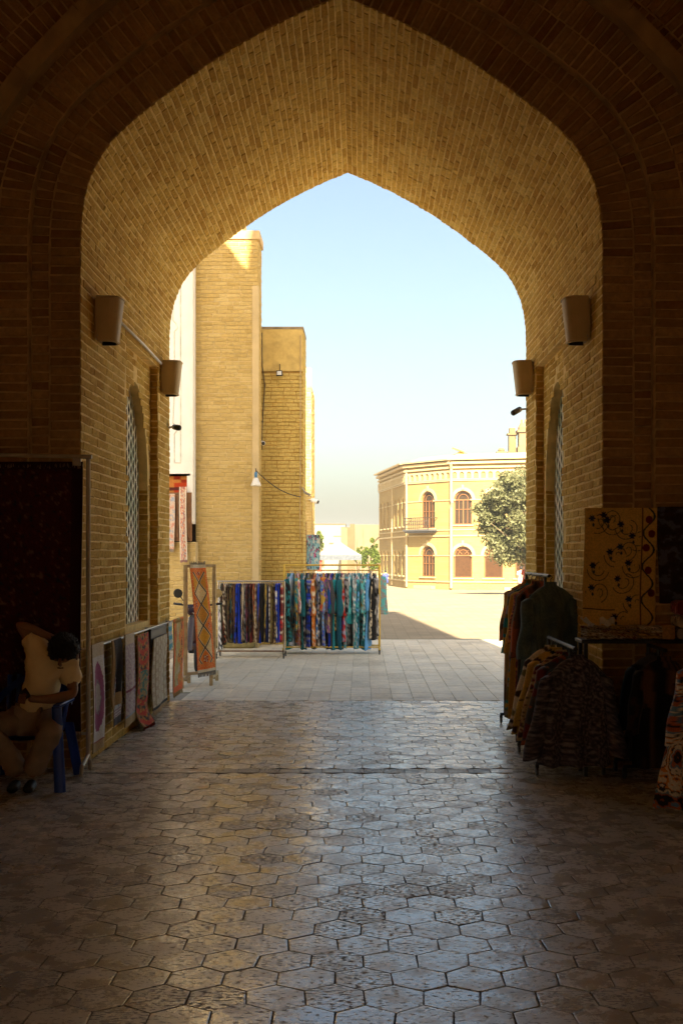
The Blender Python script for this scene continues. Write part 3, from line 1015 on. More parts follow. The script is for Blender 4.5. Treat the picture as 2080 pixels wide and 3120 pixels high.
seq = [('teal', 'plain', ['teal', 'dteal'], 1.32), ('dark green', 'small', ['dgreen', 'black', 'teal'], 1.2), ('pale blue tie-dyed', 'tie', ['sky', 'white'], 1.28),
       ('navy and gold', 'blotch', ['navy', 'gold', 'teal', 'navy'], 1.0), ('cream and coral', 'blotch', ['cream', 'pink', 'white', 'orange'], 1.25), ('coral red printed', 'small', ['orange', 'pink', 'rust', 'cream'], 1.2),
       ('deep teal', 'plain', ['dteal', 'teal'], 1.36), ('black and white leafy', 'small', ['black', 'grey', 'black', 'white'], 1.3), ('dark teal speckled', 'small', ['dteal', 'black', 'turq'], 1.3),
       ('blue and grey striped', 'hstripe', ['blue', 'grey', 'navy'], 1.25), ('black and olive', 'blotch', ['black', 'olive', 'gold'], 1.0), ('dark brown', 'small', ['dbrown', 'brown', 'olive'], 1.3),
       ('red and cream spotted', 'small', ['rust', 'orange', 'cream'], 1.3), ('blue and white', 'ikat', ['blue', 'white', 'sky'], 1.15), ('white with black bands', 'hstripe', ['white', 'black', 'grey'], 1.25),
       ('blue lace', 'small', ['sky', 'grey', 'blue'], 1.25), ('orange and scarlet', 'blotch', ['orange', 'red', 'gold', 'blue'], 0.85), ('grey purple', 'small', ['purplegrey', 'dgrey', 'purple'], 1.0),
       ('dark grey', 'plain', ['dgrey', 'brown'], 1.35), ('purple and tan', 'blotch', ['purple', 'tan', 'plum'], 1.05), ('deep blue edged', 'vstripe', ['blue', 'dteal', 'navy'], 1.3),
       ('olive leaf printed', 'small', ['olive', 'black', 'tan'], 0.95), ('plain dark teal', 'plain', ['teal', 'dteal'], 1.36), ('petrol blue', 'plain', ['dteal', 'blue'], 1.36),
       ('violet and red', 'blotch', ['purple', 'red', 'lilac'], 1.2), ('tan and rust flowered', 'blotch', ['tan', 'cream', 'rust', 'tan'], 0.95), ('turquoise lace', 'small', ['turq', 'grey', 'teal'], 1.34),
       ('black speckled', 'small', ['black', 'grey', 'black'], 1.3), ('turquoise printed', 'blotch', ['turq', 'teal', 'white'], 0.9), ('turquoise and white', 'small', ['turq', 'white', 'teal'], 1.3),
       ('sea green', 'blotch', ['turq', 'dteal', 'sky'], 1.3), ('aqua and grey', 'small', ['turq', 'grey', 'white'], 1.2), ('turquoise batik', 'ikat', ['turq', 'teal', 'white'], 1.3),
       ('sage and blue', 'blotch', ['grey', 'turq', 'olive'], 1.28), ('black and mint', 'small', ['black', 'turq', 'white'], 1.2), ('bright cyan', 'plain', ['teal', 'turq'], 1.38),
       ('sky blue', 'plain', ['sky', 'teal'], 1.38), ('black and cream', 'small', ['black', 'cream', 'black'], 1.15), ('black', 'plain', ['black', 'dgrey'], 1.2), ('black and grey patterned', 'blotch', ['black', 'grey', 'white'], 1.1)]
n = len(seq)
for i, (cn, kd, cs, L) in enumerate(seq):
    x = X0 + 0.05 + (w - 0.10) * (i + 0.5) / n + R.uniform(-0.006, 0.006)
    p1 = pattern(kd, cs, i * 3.7)
    garment('dress', '%s dress, %s from the left on the yellow rack' % (cn, ordinal(i + 1)), 'dress', 'dresses on the yellow rack',
            (x, ry + R.uniform(-0.02, 0.02), 1.515 - 0.062), PI / 2 + R.gauss(0, 0.16), R.uniform(0.19, 0.23), min(1.37, L + R.uniform(0.0, 0.08)), R.uniform(0.20, 0.32), R.uniform(0.034, 0.052), p1,
            sleeve=R.choice((0.0, 0.55, 0.6, 0.65)), splay=R.uniform(0.0, 0.06), sleeve_w=R.uniform(0.05, 0.08), seed=i, hmat=HANG if i % 3 == 0 else HANGG, hang=0.072, nu=18, nv=34, fold=0.5)
garment('scarf', 'pale turquoise tunic on the outer end of the yellow rack', 'tunic', None, (X1 + 0.06, ry + 0.1, 1.39), 0.35, 0.09, 0.68, 0.11, 0.03, pattern('blotch', ['turq', 'grey', 'turq'], 5), seed=77, nv=30, hang=0.12)
bpy.data.objects['scarf'].name = 'tunic'

# ------------------------------------------------------------------ low rack of dark scarves (steel frame)
ry = 19.3; X0, X1 = -2.50, -1.34; w = X1 - X0
rack = empty('clothes_rack', ((X0 + X1) / 2, ry, 0), label='low steel clothes rack of dark hanging scarves against the brick tower', cat='clothes rack')
m = MB(); m.tube([(-w / 2 - 0.02, 0, 1.335), (w / 2, 0, 1.335)], 0.014, 8); m.build('hanging_rail', STEEL, rack)
for s in (-1, 1):
    m = MB(); m.tube([(s * w / 2, 0, 0.1), (s * w / 2, 0, 1.335)], 0.014, 8); m.build('post', STEEL, rack)
    m = MB(); m.tube([(s * w / 2, -0.26, 0.1), (s * w / 2, 0.26, 0.1)], 0.013, 8); m.build('foot', STEEL, rack)
    for f in (-1, 1):
        m = MB(); caster(m, s * w / 2, f * 0.25); m.build('caster', BLACKP, rack)
m = MB(); m.tube([(-w / 2, 0.0, 0.11), (w / 2, 0.0, 0.11)], 0.012, 8); m.build('lower_bar', DWOOD, rack)
seq = [('white black-lettered', 'blotch', ['white', 'white', 'black', 'lilac'], 1.1), ('black and green edged', 'vstripe', ['black', 'green', 'dbrown'], 1.02), ('brown and rust', 'blotch', ['dbrown', 'rust', 'black'], 0.98),
       ('dark brown spotted', 'small', ['dbrown', 'cream', 'dbrown', 'brown'], 0.97), ('olive brown', 'blotch', ['olive', 'dbrown', 'brown'], 0.98), ('dark teal and brown', 'blotch', ['dteal', 'dbrown', 'olive'], 0.98),
       ('brown flowered', 'small', ['brown', 'dbrown', 'tan'], 0.98), ('chestnut', 'plain', ['brown', 'dbrown'], 0.99), ('royal blue', 'hstripe', ['blue', 'navy', 'blue'], 1.0),
       ('wide royal blue', 'plain', ['blue', 'navy'], 1.0), ('black and tan', 'small', ['black', 'tan', 'black'], 0.98), ('maroon edged', 'vstripe', ['maroon', 'cream', 'dbrown'], 0.98),
       ('black and silver', 'small', ['black', 'grey', 'dgrey'], 0.99), ('dark plum', 'blotch', ['maroon', 'dbrown', 'plum'], 0.98), ('charcoal', 'small', ['dgrey', 'black', 'brown'], 0.98),
       ('maroon', 'plain', ['maroon', 'rust'], 0.98), ('rust brown', 'blotch', ['rust', 'brown', 'tan'], 0.98), ('cream and brown', 'ikat', ['cream', 'brown', 'tan'], 0.99),
       ('bright blue', 'plain', ['blue', 'sky'], 0.99), ('dark brown', 'small', ['dbrown', 'brown', 'black'], 0.98), ('black', 'plain', ['black', 'dgrey'], 0.98), ('brown and ochre', 'blotch', ['dbrown', 'olive', 'gold'], 0.98),
       ('narrow navy', 'plain', ['navy', 'blue'], 0.98), ('cream ladder-patterned', 'hstripe', ['cream', 'brown', 'white'], 0.98), ('coffee brown', 'blotch', ['brown', 'olive', 'dbrown'], 0.99),
       ('dark khaki', 'small', ['olive', 'dbrown', 'brown'], 1.0), ('black dotted', 'small', ['black', 'dbrown', 'tan'], 0.99), ('white and blue', 'blotch', ['white', 'blue', 'lilac'], 0.98),
       ('deep blue', 'plain', ['blue', 'navy'], 0.98), ('red striped', 'hstripe', ['maroon', 'red', 'cream', 'maroon'], 0.97)]
n = len(seq)
for i, (cn, kd, cs, L) in enumerate(seq):
    x = X0 + 0.02 + (w - 0.05) * (i + 0.5) / n
    garment('scarf', '%s scarf, %s from the left on the low steel rack' % (cn, ordinal(i + 1)), 'scarf', 'scarves on the low steel rack',
            (x, ry + R.uniform(-0.015, 0.015), 1.335 - 0.052), PI / 2 + R.gauss(0, 0.12), 0.155, L + 0.03, 0.165, R.uniform(0.026, 0.034), pattern(kd, cs, 40 + i * 2.3), seed=200 + i, hang=0.05, nu=16, nv=30, fold=0.35, neck=0.14, slope=0.04)

# ------------------------------------------------------------------ racks in the shade on the right
def side_rack(x, y0, y1, zr, label):
    e = empty('clothes_rack', (x, (y0 + y1) / 2, 0), label=label, cat='clothes rack')
    L = y1 - y0
    m = MB(); m.tube([(0, -L / 2 - 0.22, zr), (0, L / 2, zr)], 0.016, 8); m.build('hanging_rail', BLACKM, e)
    for s in (-1, 1):
        m = MB(); m.tube([(0, s * L / 2, 0.1), (0, s * L / 2, zr)], 0.015, 8); m.build('post', BLACKM, e)
        m = MB(); m.tube([(-0.28, s * L / 2, 0.1), (0.28, s * L / 2, 0.1)], 0.014, 8); m.build('foot', BLACKM, e)
        for f in (-1, 1):
            m = MB(); caster(m, f * 0.27, s * L / 2); m.build('caster', BLACKP, e)
    return e
side_rack(1.76, 10.55, 11.75, 1.60, 'tall black clothes rack of long robes beside the right wall')
robes = [('gold and brown', 'vstripe', ['gold', 'brown', 'tan'], 11.62), ('rust orange', 'blotch', ['orange', 'rust', 'gold'], 11.46), ('yellow and teal patterned', 'blotch', ['gold', 'teal', 'olive', 'grey'], 11.3),
         ('ochre', 'plain', ['gold', 'orange'], 11.12), ('brick red', 'small', ['rust', 'maroon', 'orange'], 10.96), ('dark brown', 'vstripe', ['dbrown', 'brown', 'olive'], 10.8), ('brown striped', 'vstripe', ['brown', 'rust', 'dbrown'], 10.64)]
for i, (cn, kd, cs, yy) in enumerate(robes):
    garment('robe', '%s long robe, %s from the plaza end of the tall black rack' % (cn, ordinal(i + 1)), 'robe', 'long robes on the tall black rack',
            (1.76 + R.uniform(-0.015, 0.015), yy, 1.53), R.gauss(0, 0.05), 0.21, 1.40, 0.27, 0.035, pattern(kd, cs, 90 + i), sleeve=R.uniform(0.48, 0.62), splay=0.05, sleeve_w=0.085, seed=300 + i, nu=72, nv=90, hmat=BLACKP, hang=0.075)
garment('robe', 'plain dark teal long robe facing the hall at the front of the tall rack', 'robe', 'long robes on the tall black rack', (1.79, 10.42, 1.53), 0.04, 0.235, 1.40, 0.36, 0.065,
        (lambda x, z: lerp((0.06, 0.095, 0.105), (0.13, 0.17, 0.17), max(0, min(1, 0.45 + 0.9 * nz(x * 30, z * 7, 3) + 0.5 * nz(x * 90, z * 90, 1))))), sleeve=0.55, splay=0.03, sleeve_w=0.09, seed=321, nu=120, nv=90, hmat=BLACKP, hang=0.075, fold=0.8, slope=0.12)

def damask(x, z):
    q = 1.5 * nz(x * 42, z * 42, 3) + 0.8 * nz(x * 95, z * 95, 5)
    e = 0.5 + 0.5 * max(-1, min(1, q * 1.6))
    c = lerp((0.035, 0.033, 0.045), (0.22, 0.185, 0.20), e * e)
    return (0.05, 0.04, 0.042) if abs(x) < 0.006 else c
side_rack(1.70, 8.98, 10.0, 1.05, 'low black clothes rack of patterned jackets under the table edge')
jk = [('olive and cream patterned', 'blotch', ['olive', 'cream', 'dbrown'], 9.8, 0.09), ('gold and black', 'blotch', ['black', 'gold', 'dbrown'], 9.55, 0.11), ('red brown flowered', 'small', ['maroon', 'tan', 'dbrown'], 9.3, 0.12),
      ('dark wine', 'blotch', ['maroon', 'dgrey', 'rust'], 9.08, 0.12)]
for i, (cn, kd, cs, yy, sp) in enumerate(jk):
    garment('jacket', '%s jacket, %s from the plaza end of the low black rack' % (cn, ordinal(i + 1)), 'jacket', 'jackets on the low black rack',
            (1.70, yy, 0.985), R.gauss(0, 0.06), 0.22, 0.80, 0.25, 0.045, pattern(kd, cs, 120 + i), sleeve=0.62, splay=0.14, sleeve_w=0.075, seed=330 + i, nu=90, nv=80, hmat=BLACKP, hang=0.07, slope=0.16)
garment('jacket', 'dark purple-grey damask jacket facing the hall on the low black rack', 'jacket', 'jackets on the low black rack', (1.72, 8.84, 0.985), 0.06, 0.25, 0.88, 0.30, 0.055,
        damask, sleeve=0.66, splay=0.13, sleeve_w=0.085, seed=340, nu=180, nv=130, hmat=BLACKP, hang=0.07, slope=0.2)
# low rack by the wall and the ikat robe nearest the camera
side_rack(2.38, 8.84, 9.15, 1.05, 'short black rack of dark tunics beneath the folded cloths')
for i, (cn, yy) in enumerate((('black', 9.0), ('dark brown striped', 8.72))):
    garment('tunic', '%s tunic on the short black rack under the table' % cn, 'tunic', None, (2.38, yy, 0.985), 0.05, 0.20, 0.86, 0.24, 0.05,
            pattern('vstripe', [['black', 'dgrey', 'black'], ['dbrown', 'black', 'brown']][i], 140 + i), sleeve=0.5, splay=0.06, sleeve_w=0.07, seed=350 + i, nu=40, nv=50, hmat=BLACKP, slope=0.15)
st = empty('garment_stand', (2.40, 7.38, 0), label='black stand holding the ikat robe at the right edge', cat='stand')
m = MB(); m.tube([(0, 0.03, 0.03), (0, 0.03, 1.24)], 0.014, 8); m.build('post', BLACKM, st)
m = MB(); m.lathe([(0.16, 0.0), (0.16, 0.02), (0.03, 0.035)], (0, 0.03, 0), 20); m.build('base', BLACKM, st)
m = MB(); m.tube([(-0.2, 0.03, 1.24), (0.2, 0.03, 1.24)], 0.012, 8); m.build('arm', BLACKM, st)
def ikat_bold(x, z):
    w = math.sin(x * 17 + 1.3 * math.sin(z * 9)) + 0.9 * math.sin(z * 15 + 2.2 * math.sin(x * 11)) + 0.5 * nz(x * 30, z * 30)
    q = abs((w * 0.8) % 2.0 - 1.0)
    if q < 0.13: return C['black']
    if q < 0.30: return C['rust']
    if q < 0.46: return (0.10, 0.20, 0.30)
    if q < 0.62: return C['cream']
    if q < 0.74: return (0.02, 0.025, 0.045)
    if q < 0.86: return C['orange']
    return C['cream']
garment('ikat_robe', 'bold white, red and blue ikat robe at the far right edge', 'robe', None, (2.40, 7.38, 1.16), -0.12, 0.24, 1.06, 0.43, 0.07, ikat_bold, sleeve=0.5, splay=0.08, sleeve_w=0.08, seed=360, nu=220, nv=140, hang=0.08, fold=0.4, slope=0.14)

# ------------------------------------------------------------------ table with folded cloths, hangings behind it
tb = empty('stall_table', (2.36, 9.05, 0), label='dark narrow table against the right pier piled with folded cloths', cat='table')
m = MB(); m.bbox((0, 0, 1.095), (1.16, 0.28, 0.03), 0.005); m.build('table_top', BLACKM, tb)
for sx in (-0.54, 0.54):
    for sy in (-0.11, 0.11):
        m = MB(); m.box((sx, sy, 0.54), (0.03, 0.03, 1.08)); m.build('leg', BLACKM, tb)
PLASTW = NT('clear_wrap'); PLASTW.color((0.55, 0.58, 0.6)); PLASTW.rough(0.12)
cols = [['brown', 'tan', 'dbrown'], ['tan', 'cream', 'brown'], ['dgrey', 'cream', 'brown'], ['maroon', 'tan', 'dbrown'], ['olive', 'tan', 'brown'], ['brown', 'gold', 'black']]
nmz = ['brown flowered', 'tan checked', 'grey and cream', 'wine red', 'olive', 'brown and gold']
for i in range(6):
    cx_, w_ = 1.88 + 0.105 * i, 0.115
    m = MB(); k = 4
    for q in range(k):
        pt = pattern('small', cols[(i + q) % 6], 60 + i + q)
        def F(u, v, q=q): 
            an = 2 * PI * u; r = 0.014
            return ((v - 0.5) * w_ + 0.004 * math.sin(9 * u + q), 0.10 * math.copysign(abs(math.cos(an)) ** 0.35, math.cos(an)) + 0.006 * math.sin(q * 3 + i), 0.014 + 0.026 * q + 0.014 * math.copysign(abs(math.sin(an)) ** 0.6, math.sin(an)) + 0.003 * math.sin(v * 5 + q))
        m.grid(F, 24, 10, lambda u, v, pt=pt, F=F: pt(F(u, v)[0] + u, F(u, v)[2] * 2 + v * 0.1), closed_u=True)
    o = m.build('folded_cloth', CLOTH, None, True, (cx_, 9.04, 1.112)); o.rotation_euler = (0, 0, R.uniform(-0.15, 0.15))
    tag(o, 'pile of folded %s cloth, %s from the robe rack on the table' % (nmz[i], ordinal(i + 1)), 'cloth', 'folded cloths on the table')
for i, (x_, rz_, w_) in enumerate(((1.84, 0.5, 0.07), (2.0, -0.2, 0.12))):
    m = MB(); m.grid(lambda u, v: ((u - 0.5) * w_, (v - 0.5) * 0.12, 0.012 * math.sin(u * 9) * math.cos(v * 6) + 0.02 * v), 10, 10)
    o = m.build('plastic_wrapper', PLASTW.m, None, True, (x_, 8.97, 1.245)); o.rotation_euler = (0.3, 0, rz_)
    tag(o, '%s shiny clear wrapper lying on the folded cloths' % ('small' if i == 0 else 'large'), 'wrapper')
m = MB(); m.bbox((0, 0, 0.055), (0.10, 0.12, 0.11), 0.006); o = m.build('packet', mat_plain('orange_card', (0.42, 0.22, 0.06), 0.7, var=0.3, nscale=40), None, loc=(2.49, 8.98, 1.112)); tag(o, 'small orange packet standing on the table end', 'packet')
for i, (h_, cs, nm) in enumerate(((0.09, ['dbrown', 'grey', 'black'], 'dark grey'), (0.10, ['dgrey', 'cream', 'maroon'], 'grey and white'), (0.12, ['red', 'maroon', 'pink'], 'red and pink'))):
    pt = pattern('small', cs, 15 + i)
    m = MB()
    def F(u, v): 
        an = 2 * PI * u
        return (0.16 * math.copysign(abs(math.cos(an)) ** 0.3, math.cos(an)), -0.1 + 0.2 * v, h_ / 2 + h_ / 2 * math.copysign(abs(math.sin(an)) ** 0.5, math.sin(an)))
    m.grid(F, 36, 16, lambda u, v: pt(u, v * 0.3), closed_u=True)
    nn_ = len(m.v); m.f.append(tuple(range(36))[::-1]); m.f.append(tuple(nn_ - 36 + q for q in range(36)))
    o = m.build('folded_bag', CLOTH, None, False, (2.72, 9.03, 1.112 + (0, 0.092, 0.194)[i]))
    tag(o, '%s folded woven bag, %s of the stack at the table end' % (nm, ('bottom', 'middle', 'top')[i]), 'bag', 'bags stacked on the table')

def hanging(name, label, cat, P00, U, Lz, wd, colfn, nu, nv, mat=RUG, th=0.012, wave=0.01, seed=0, group=None, fringe=None, bottom_curl=0.0, normal=None, fr_top=False):
    """a cloth hanging straight down from P00 along direction U (unit, horizontal), wd wide and Lz long"""
    rr = random.Random(seed); ph = rr.uniform(0, 6.28); ph2 = rr.uniform(0, 6.28)
    U = Vector(U).normalized(); Nn = Vector(normal) if normal else Vector((U.y, -U.x, 0))
    P00 = Vector(P00)
    def F(u, v):
        b = wave * (math.sin(u * 7 + ph + v * 1.2) * min(1, v * 2 + 0.15) + 0.5 * math.sin(v * 5 + ph2))
        q = U * (u * wd + 0.01 * math.sin(v * 4 + ph)) + Nn * (b + bottom_curl * max(0, v - 0.8) ** 2 * 25)
        return q + Vector((0, 0, -v * Lz + 0.008 * math.sin(u * 9 + ph) * v))
    m = MB()
    m.grid(F, nu, nv, lambda u, v: colfn(u, v))
    m.grid(lambda u, v: F(u, v) - Nn * th, nu, nv, lambda u, v: lerp(colfn(u, v), C['tan'], 0.5))
    for (e0, e1) in (((0, 0), (1, 0)), ((1, 0), (1, 1)), ((1, 1), (0, 1)), ((0, 1), (0, 0))):
        N = 16
        A = [F(e0[0] + (e1[0] - e0[0]) * k / N, e0[1] + (e1[1] - e0[1]) * k / N) for k in range(N + 1)]
        for a, b in zip(A, A[1:]):
            m.add([a, b, b - Nn * th, a - Nn * th], [(0, 1, 2, 3)], C['tan'])
    o = m.build(name, mat, None, False, P00)
    tag(o, label, cat, group)
    if fringe:
        for vv in ((1.0, 0.0) if fr_top else (1.0,)):
            fm = MB()
            for k in range(int(wd / 0.012)):
                q = F((k + 0.5) / int(wd / 0.012), vv)
                fm.tube([q - Nn * th * 0.5, q + Vector((rr.uniform(-0.006, 0.006), rr.uniform(-0.006, 0.006), -0.05 * rr.uniform(0.7, 1.2)))], 0.004, 4, cc(fringe))
            fm.build('fringe', RUG, o)
    return o

def suzani(u, v):
    x, z = u * 0.60, v * 0.94
    base = (0.72, 0.46, 0.11)
    if u > 0.785:
        fl = [(0.89, 0.10), (0.93, 0.22), (0.86, 0.34), (0.90, 0.53), (0.95, 0.72)]
        for a, b in fl:
            if math.hypot((u - a) * 0.60, (v - b) * 0.94) < 0.030: return (0.16, 0.012, 0.012)
        if abs(u - 0.80) < 0.010: return (0.13, 0.07, 0.02)
        if abs(((u - 0.89) * 9 - 0.7 * math.sin(v * 22))) < 0.13: return (0.03, 0.05, 0.03)
        return base
    fl = [(0.10, 0.09), (0.26, 0.06), (0.31, 0.10), (0.50, 0.14), (0.50, 0.33), (0.36, 0.37), (0.13, 0.49), (0.48, 0.60), (0.12, 0.68), (0.44, 0.92), (0.62, 0.47), (0.66, 0.24), (0.64, 0.78)]
    for i, (a, b) in enumerate(fl):
        d = math.hypot((u - a) * 0.60, (v - b) * 0.94)
        an = math.atan2((v - b), (u - a))
        if d < 0.024 + 0.006 * math.cos(8 * an): return (0.015, 0.018, 0.05) if i % 4 else (0.02, 0.04, 0.09)
    for i, (a, b) in enumerate(fl):
        d = math.hypot((u - a - 0.10) * 0.60, (v - b - 0.03) * 0.94); an = math.atan2((v - b - 0.03), (u - a - 0.10))
        for r0 in (0.035, 0.075):
            if abs(d - r0 - 0.010 * an) < 0.0036 and math.cos(an + i * 1.7) > -0.6: return (0.09, 0.085, 0.04)
        if math.hypot((u - a - 0.02) * 0.60, (v - b - 0.055) * 0.94 * 0.6) < 0.009: return (0.03, 0.06, 0.06)
    if abs(v - 0.86) < 0.005 and u < 0.45: return (0.06, 0.05, 0.02)
    return lerp(base, (0.62, 0.37, 0.08), max(0, nz(x * 14, z * 14)))
hanging('wall_hanging', 'ochre embroidered hanging with dark blue flowers on the right pier', 'textile', (1.85, 9.17, 2.19), (1, 0, 0), 0.98, 0.60, suzani, 150, 220, CLOTH, 0.004, 0.004, 4, normal=(0, -1, 0))
def bluecloth(u, v):
    q = nz(u * 5, v * 14, 3) + 0.5 * nz(u * 14, v * 30, 7)
    return (0.10, 0.11, 0.16) if q > 0.22 else ((0.05, 0.03, 0.025) if q > -0.15 else (0.03, 0.02, 0.014))
hanging('wall_hanging', 'dark cloth with pale blue flowers at the right edge', 'textile', (2.47, 9.17, 2.20), (1, 0, 0), 0.80, 0.50, bluecloth, 60, 100, CLOTH, 0.004, 0.006, 5, normal=(0, -1, 0))

# ------------------------------------------------------------------ rugs on the left
rs = empty('rug_stand', (-3.0, 9.05, 0), label='tall pale tubular stand holding the dark red carpet', cat='rug stand')
PALEM = mat_plain('pale_enamel', (0.50, 0.44, 0.32), 0.45, 0.3, var=0.2)
m = MB(); m.tube([(0.76, 0, 0.12), (0.76, 0, 2.60)], 0.019, 10); m.build('post', PALEM, rs)
m = MB(); m.tube([(-0.55, 0, 0.12), (-0.55, 0, 2.62)], 0.019, 10); m.build('post', PALEM, rs)
m = MB(); m.tube([(-0.62, -0.04, 2.63), (0.80, -0.04, 2.60)], 0.017, 10); m.build('top_rail', PALEM, rs)
m = MB(); m.tube([(-0.55, 0, 0.33), (0.76, 0, 0.33)], 0.013, 8); m.build('lower_rail', PALEM, rs)
for sx in (0.76, -0.55):
    m = MB(); m.tube([(sx, -0.24, 0.02), (sx, -0.2, 0.10), (sx, 0, 0.16), (sx, 0.05, 0.10), (sx, 0.07, 0.02)], 0.017, 8); m.build('foot', PALEM, rs)
m = MB(); m.bbox((0.68, -0.05, 2.555), (0.07, 0.03, 0.06), 0.005); m.build('clip', STEEL, rs)
def darkcarpet(u, v):
    x, z = u * 1.2, v * 2.2
    d = nz(x * 22, z * 22, 1) * 0.6 + 0.5 * nz(x * 55, z * 55, 2)
    b = (0.060, 0.008, 0.007)
    if u > 0.93 or v < 0.03: return (0.035, 0.006, 0.006)
    if d > 0.33: return (0.17, 0.095, 0.055)
    if d > 0.22: return (0.10, 0.02, 0.014)
    if d < -0.33: return (0.015, 0.015, 0.022)
    return b
hanging('carpet', 'large dark red carpet hung full height on the pale stand', 'carpet', (-3.52, 8.995, 2.56), (1, 0, 0), 2.2, 1.24, darkcarpet, 90, 150, RUG, 0.014, 0.015, 8, normal=(0, -1, 0), fringe=(0.25, 0.18, 0.10), fr_top=True)

rail_x = PCX - half[0][0] + 0.055
rl = empty('rug_rail', (rail_x, 11.4, 0), label='thin rail along the left wall from which small rugs hang', cat='rail')
m = MB(); m.tube([(0, -2.0, 1.0), (0, 2.1, 0.985)], 0.012, 8); m.build('bar', STEEL, rl)
for yy in (-1.9, -0.6, 0.7, 1.95):
    m = MB(); m.tube([(-0.06, yy, 0.99), (0, yy, 0.99)], 0.01, 6); m.build('bracket', STEEL, rl)
def rug_a(u, v):
    if v > 0.90: return C['tan'] if v > 0.915 else (0.30, 0.02, 0.03)
    if v < 0.12: return C['cream']
    a = abs(u - 0.5) * 2; b = abs(((v - 0.10) % 0.8) / 0.8 - 0.5) * 2
    e = math.hypot(a, b * 0.98) + 0.08 * nz(u * 14, v * 26)
    if e < 0.32: return (0.45, 0.45, 0.46)
    if e < 0.40: return (0.30, 0.22, 0.30)
    if e < 0.78: return (0.34, 0.07, 0.20)
    return (0.74, 0.72, 0.72)
def rug_b(u, v):
    if v > 0.82: return C['tan']
    if u < 0.12: return C['tan']
    return lerp((0.014, 0.010, 0.010), (0.05, 0.02, 0.015), max(0, nz(u * 9, v * 20)))
def rug_b2(u, v):
    if v > 0.9: return (0.03, 0.025, 0.04)
    if v > 0.8: return (0.20, 0.08, 0.14) if int(v * 60) % 2 else (0.5, 0.45, 0.45)
    q = nz(u * 9, v * 16, 4) + 0.6 * nz(u * 24, v * 40)
    return (0.20, 0.34, 0.42) if q > 0.25 else ((0.26, 0.14, 0.24) if q < -0.3 else (0.52, 0.50, 0.50))
def rug_c(u, v):
    if v < 0.11 or v > 0.90: return C['cream'] if v < 0.5 else C['tan']
    if 0.885 < v: return (0.3, 0.42, 0.5)
    q = nz(u * 10, v * 30, 9) + 0.5 * nz(u * 30, v * 60)
    if 0.60 < v < 0.63: return (0.24, 0.05, 0.10)
    return (0.42, 0.33, 0.40) if q > 0.0 else (0.56, 0.52, 0.52)
def rug_d(u, v):
    w = abs((v * 9 + 0.5 * abs(u - 0.5) * 4) % 1 - 0.5) * 2
    q = nz(u * 12, v * 30, 2)
    if u < 0.08 or u > 0.92: return (0.16, 0.02, 0.012)
    if abs(u - 0.5) < 0.18 and 0.4 < v < 0.7: return (0.10, 0.24, 0.20) if q > 0 else C['tan']
    if q > 0.3: return C['gold']
    return (0.55, 0.06, 0.025) if w > 0.45 else ((0.36, 0.16, 0.05) if q > -0.1 else (0.05, 0.05, 0.04))
def rug_e(u, v):
    g = (int(u * 7) + int(v * 16)) % 2
    q = nz(u * 30, v * 70, 5)
    if v > 0.96: return (0.04, 0.035, 0.03)
    if abs((u * 7) % 1 - 0.5) > 0.40: return (0.34, 0.25, 0.13)
    return (0.60, 0.54, 0.40) if g else ((0.52, 0.44, 0.30) if q > -0.15 else (0.42, 0.30, 0.24))
def rug_f(u, v):
    return (0.12, 0.42, 0.52) if (v * 3.2 + 0.2 * nz(u * 5, v * 9)) % 1 > 0.45 else (0.58, 0.62, 0.62)
def rug_g(u, v):
    if u < 0.10 or u > 0.90 or v > 0.92: return (0.72, 0.13, 0.02)
    q = nz(u * 8, v * 9, 3) + 0.6 * nz(u * 26, v * 40, 3)
    if abs(u - 0.5) < 0.16 + 0.08 * math.sin(v * 20): return (0.46, 0.36, 0.12) if q > -0.2 else (0.55, 0.45, 0.28)
    return (0.72, 0.18, 0.03) if q > 0.05 else ((0.60, 0.34, 0.07) if q > -0.25 else (0.25, 0.06, 0.03))
xw = rail_x + 0.03
NX = (1, 0, 0)
hanging('small_rug', 'white rug with purple oval medallions nearest the seated man', 'rug', (xw, 9.36, 1.03), (0, 1, 0), 0.93, 0.42, rug_a, 40, 110, RUG, 0.01, 0.012, 21, 'small rugs along the left wall', normal=NX)
hanging('small_rug', 'dark rug hung back to front between the white and lilac rugs', 'rug', (xw + 0.02, 9.98, 1.02), (0, 1, 0), 0.62, 0.36, rug_b, 30, 80, RUG, 0.01, 0.03, 22, 'small rugs along the left wall', normal=NX)
hanging('small_rug', 'short blue and white flowered rug behind the dark folded one', 'rug', (xw - 0.012, 10.22, 1.0), (0, 1, 0), 0.80, 0.30, rug_b2, 36, 90, RUG, 0.008, 0.008, 23, 'small rugs along the left wall', normal=NX)
hanging('small_rug', 'lilac patterned rug with cream ends left of the red kilim', 'rug', (xw, 10.72, 1.02), (0, 1, 0), 0.90, 0.42, rug_c, 40, 110, RUG, 0.01, 0.012, 24, 'small rugs along the left wall', normal=NX)
hanging('small_rug', 'dark red kilim reaching down to the paving', 'rug', (xw, 11.24, 0.97), (0, 1, 0), 0.94, 0.62, rug_d, 44, 110, RUG, 0.012, 0.02, 25, 'small rugs along the left wall', fringe='maroon', normal=NX, bottom_curl=0.09)
hanging('small_rug', 'beige checked kilim right of the red kilim', 'rug', (xw + 0.03, 11.98, 0.885), (0, 1, 0), 0.78, 0.82, rug_e, 60, 120, RUG, 0.012, 0.018, 26, 'small rugs along the left wall', fringe='cream', normal=NX)
hanging('small_rug', 'narrow sky blue and white striped cloth by the orange kilim', 'cloth', (xw + 0.03, 12.95, 1.0), (0, 1, 0), 0.33, 0.24, rug_f, 20, 40, RUG, 0.006, 0.008, 27, 'small rugs along the left wall', normal=NX)
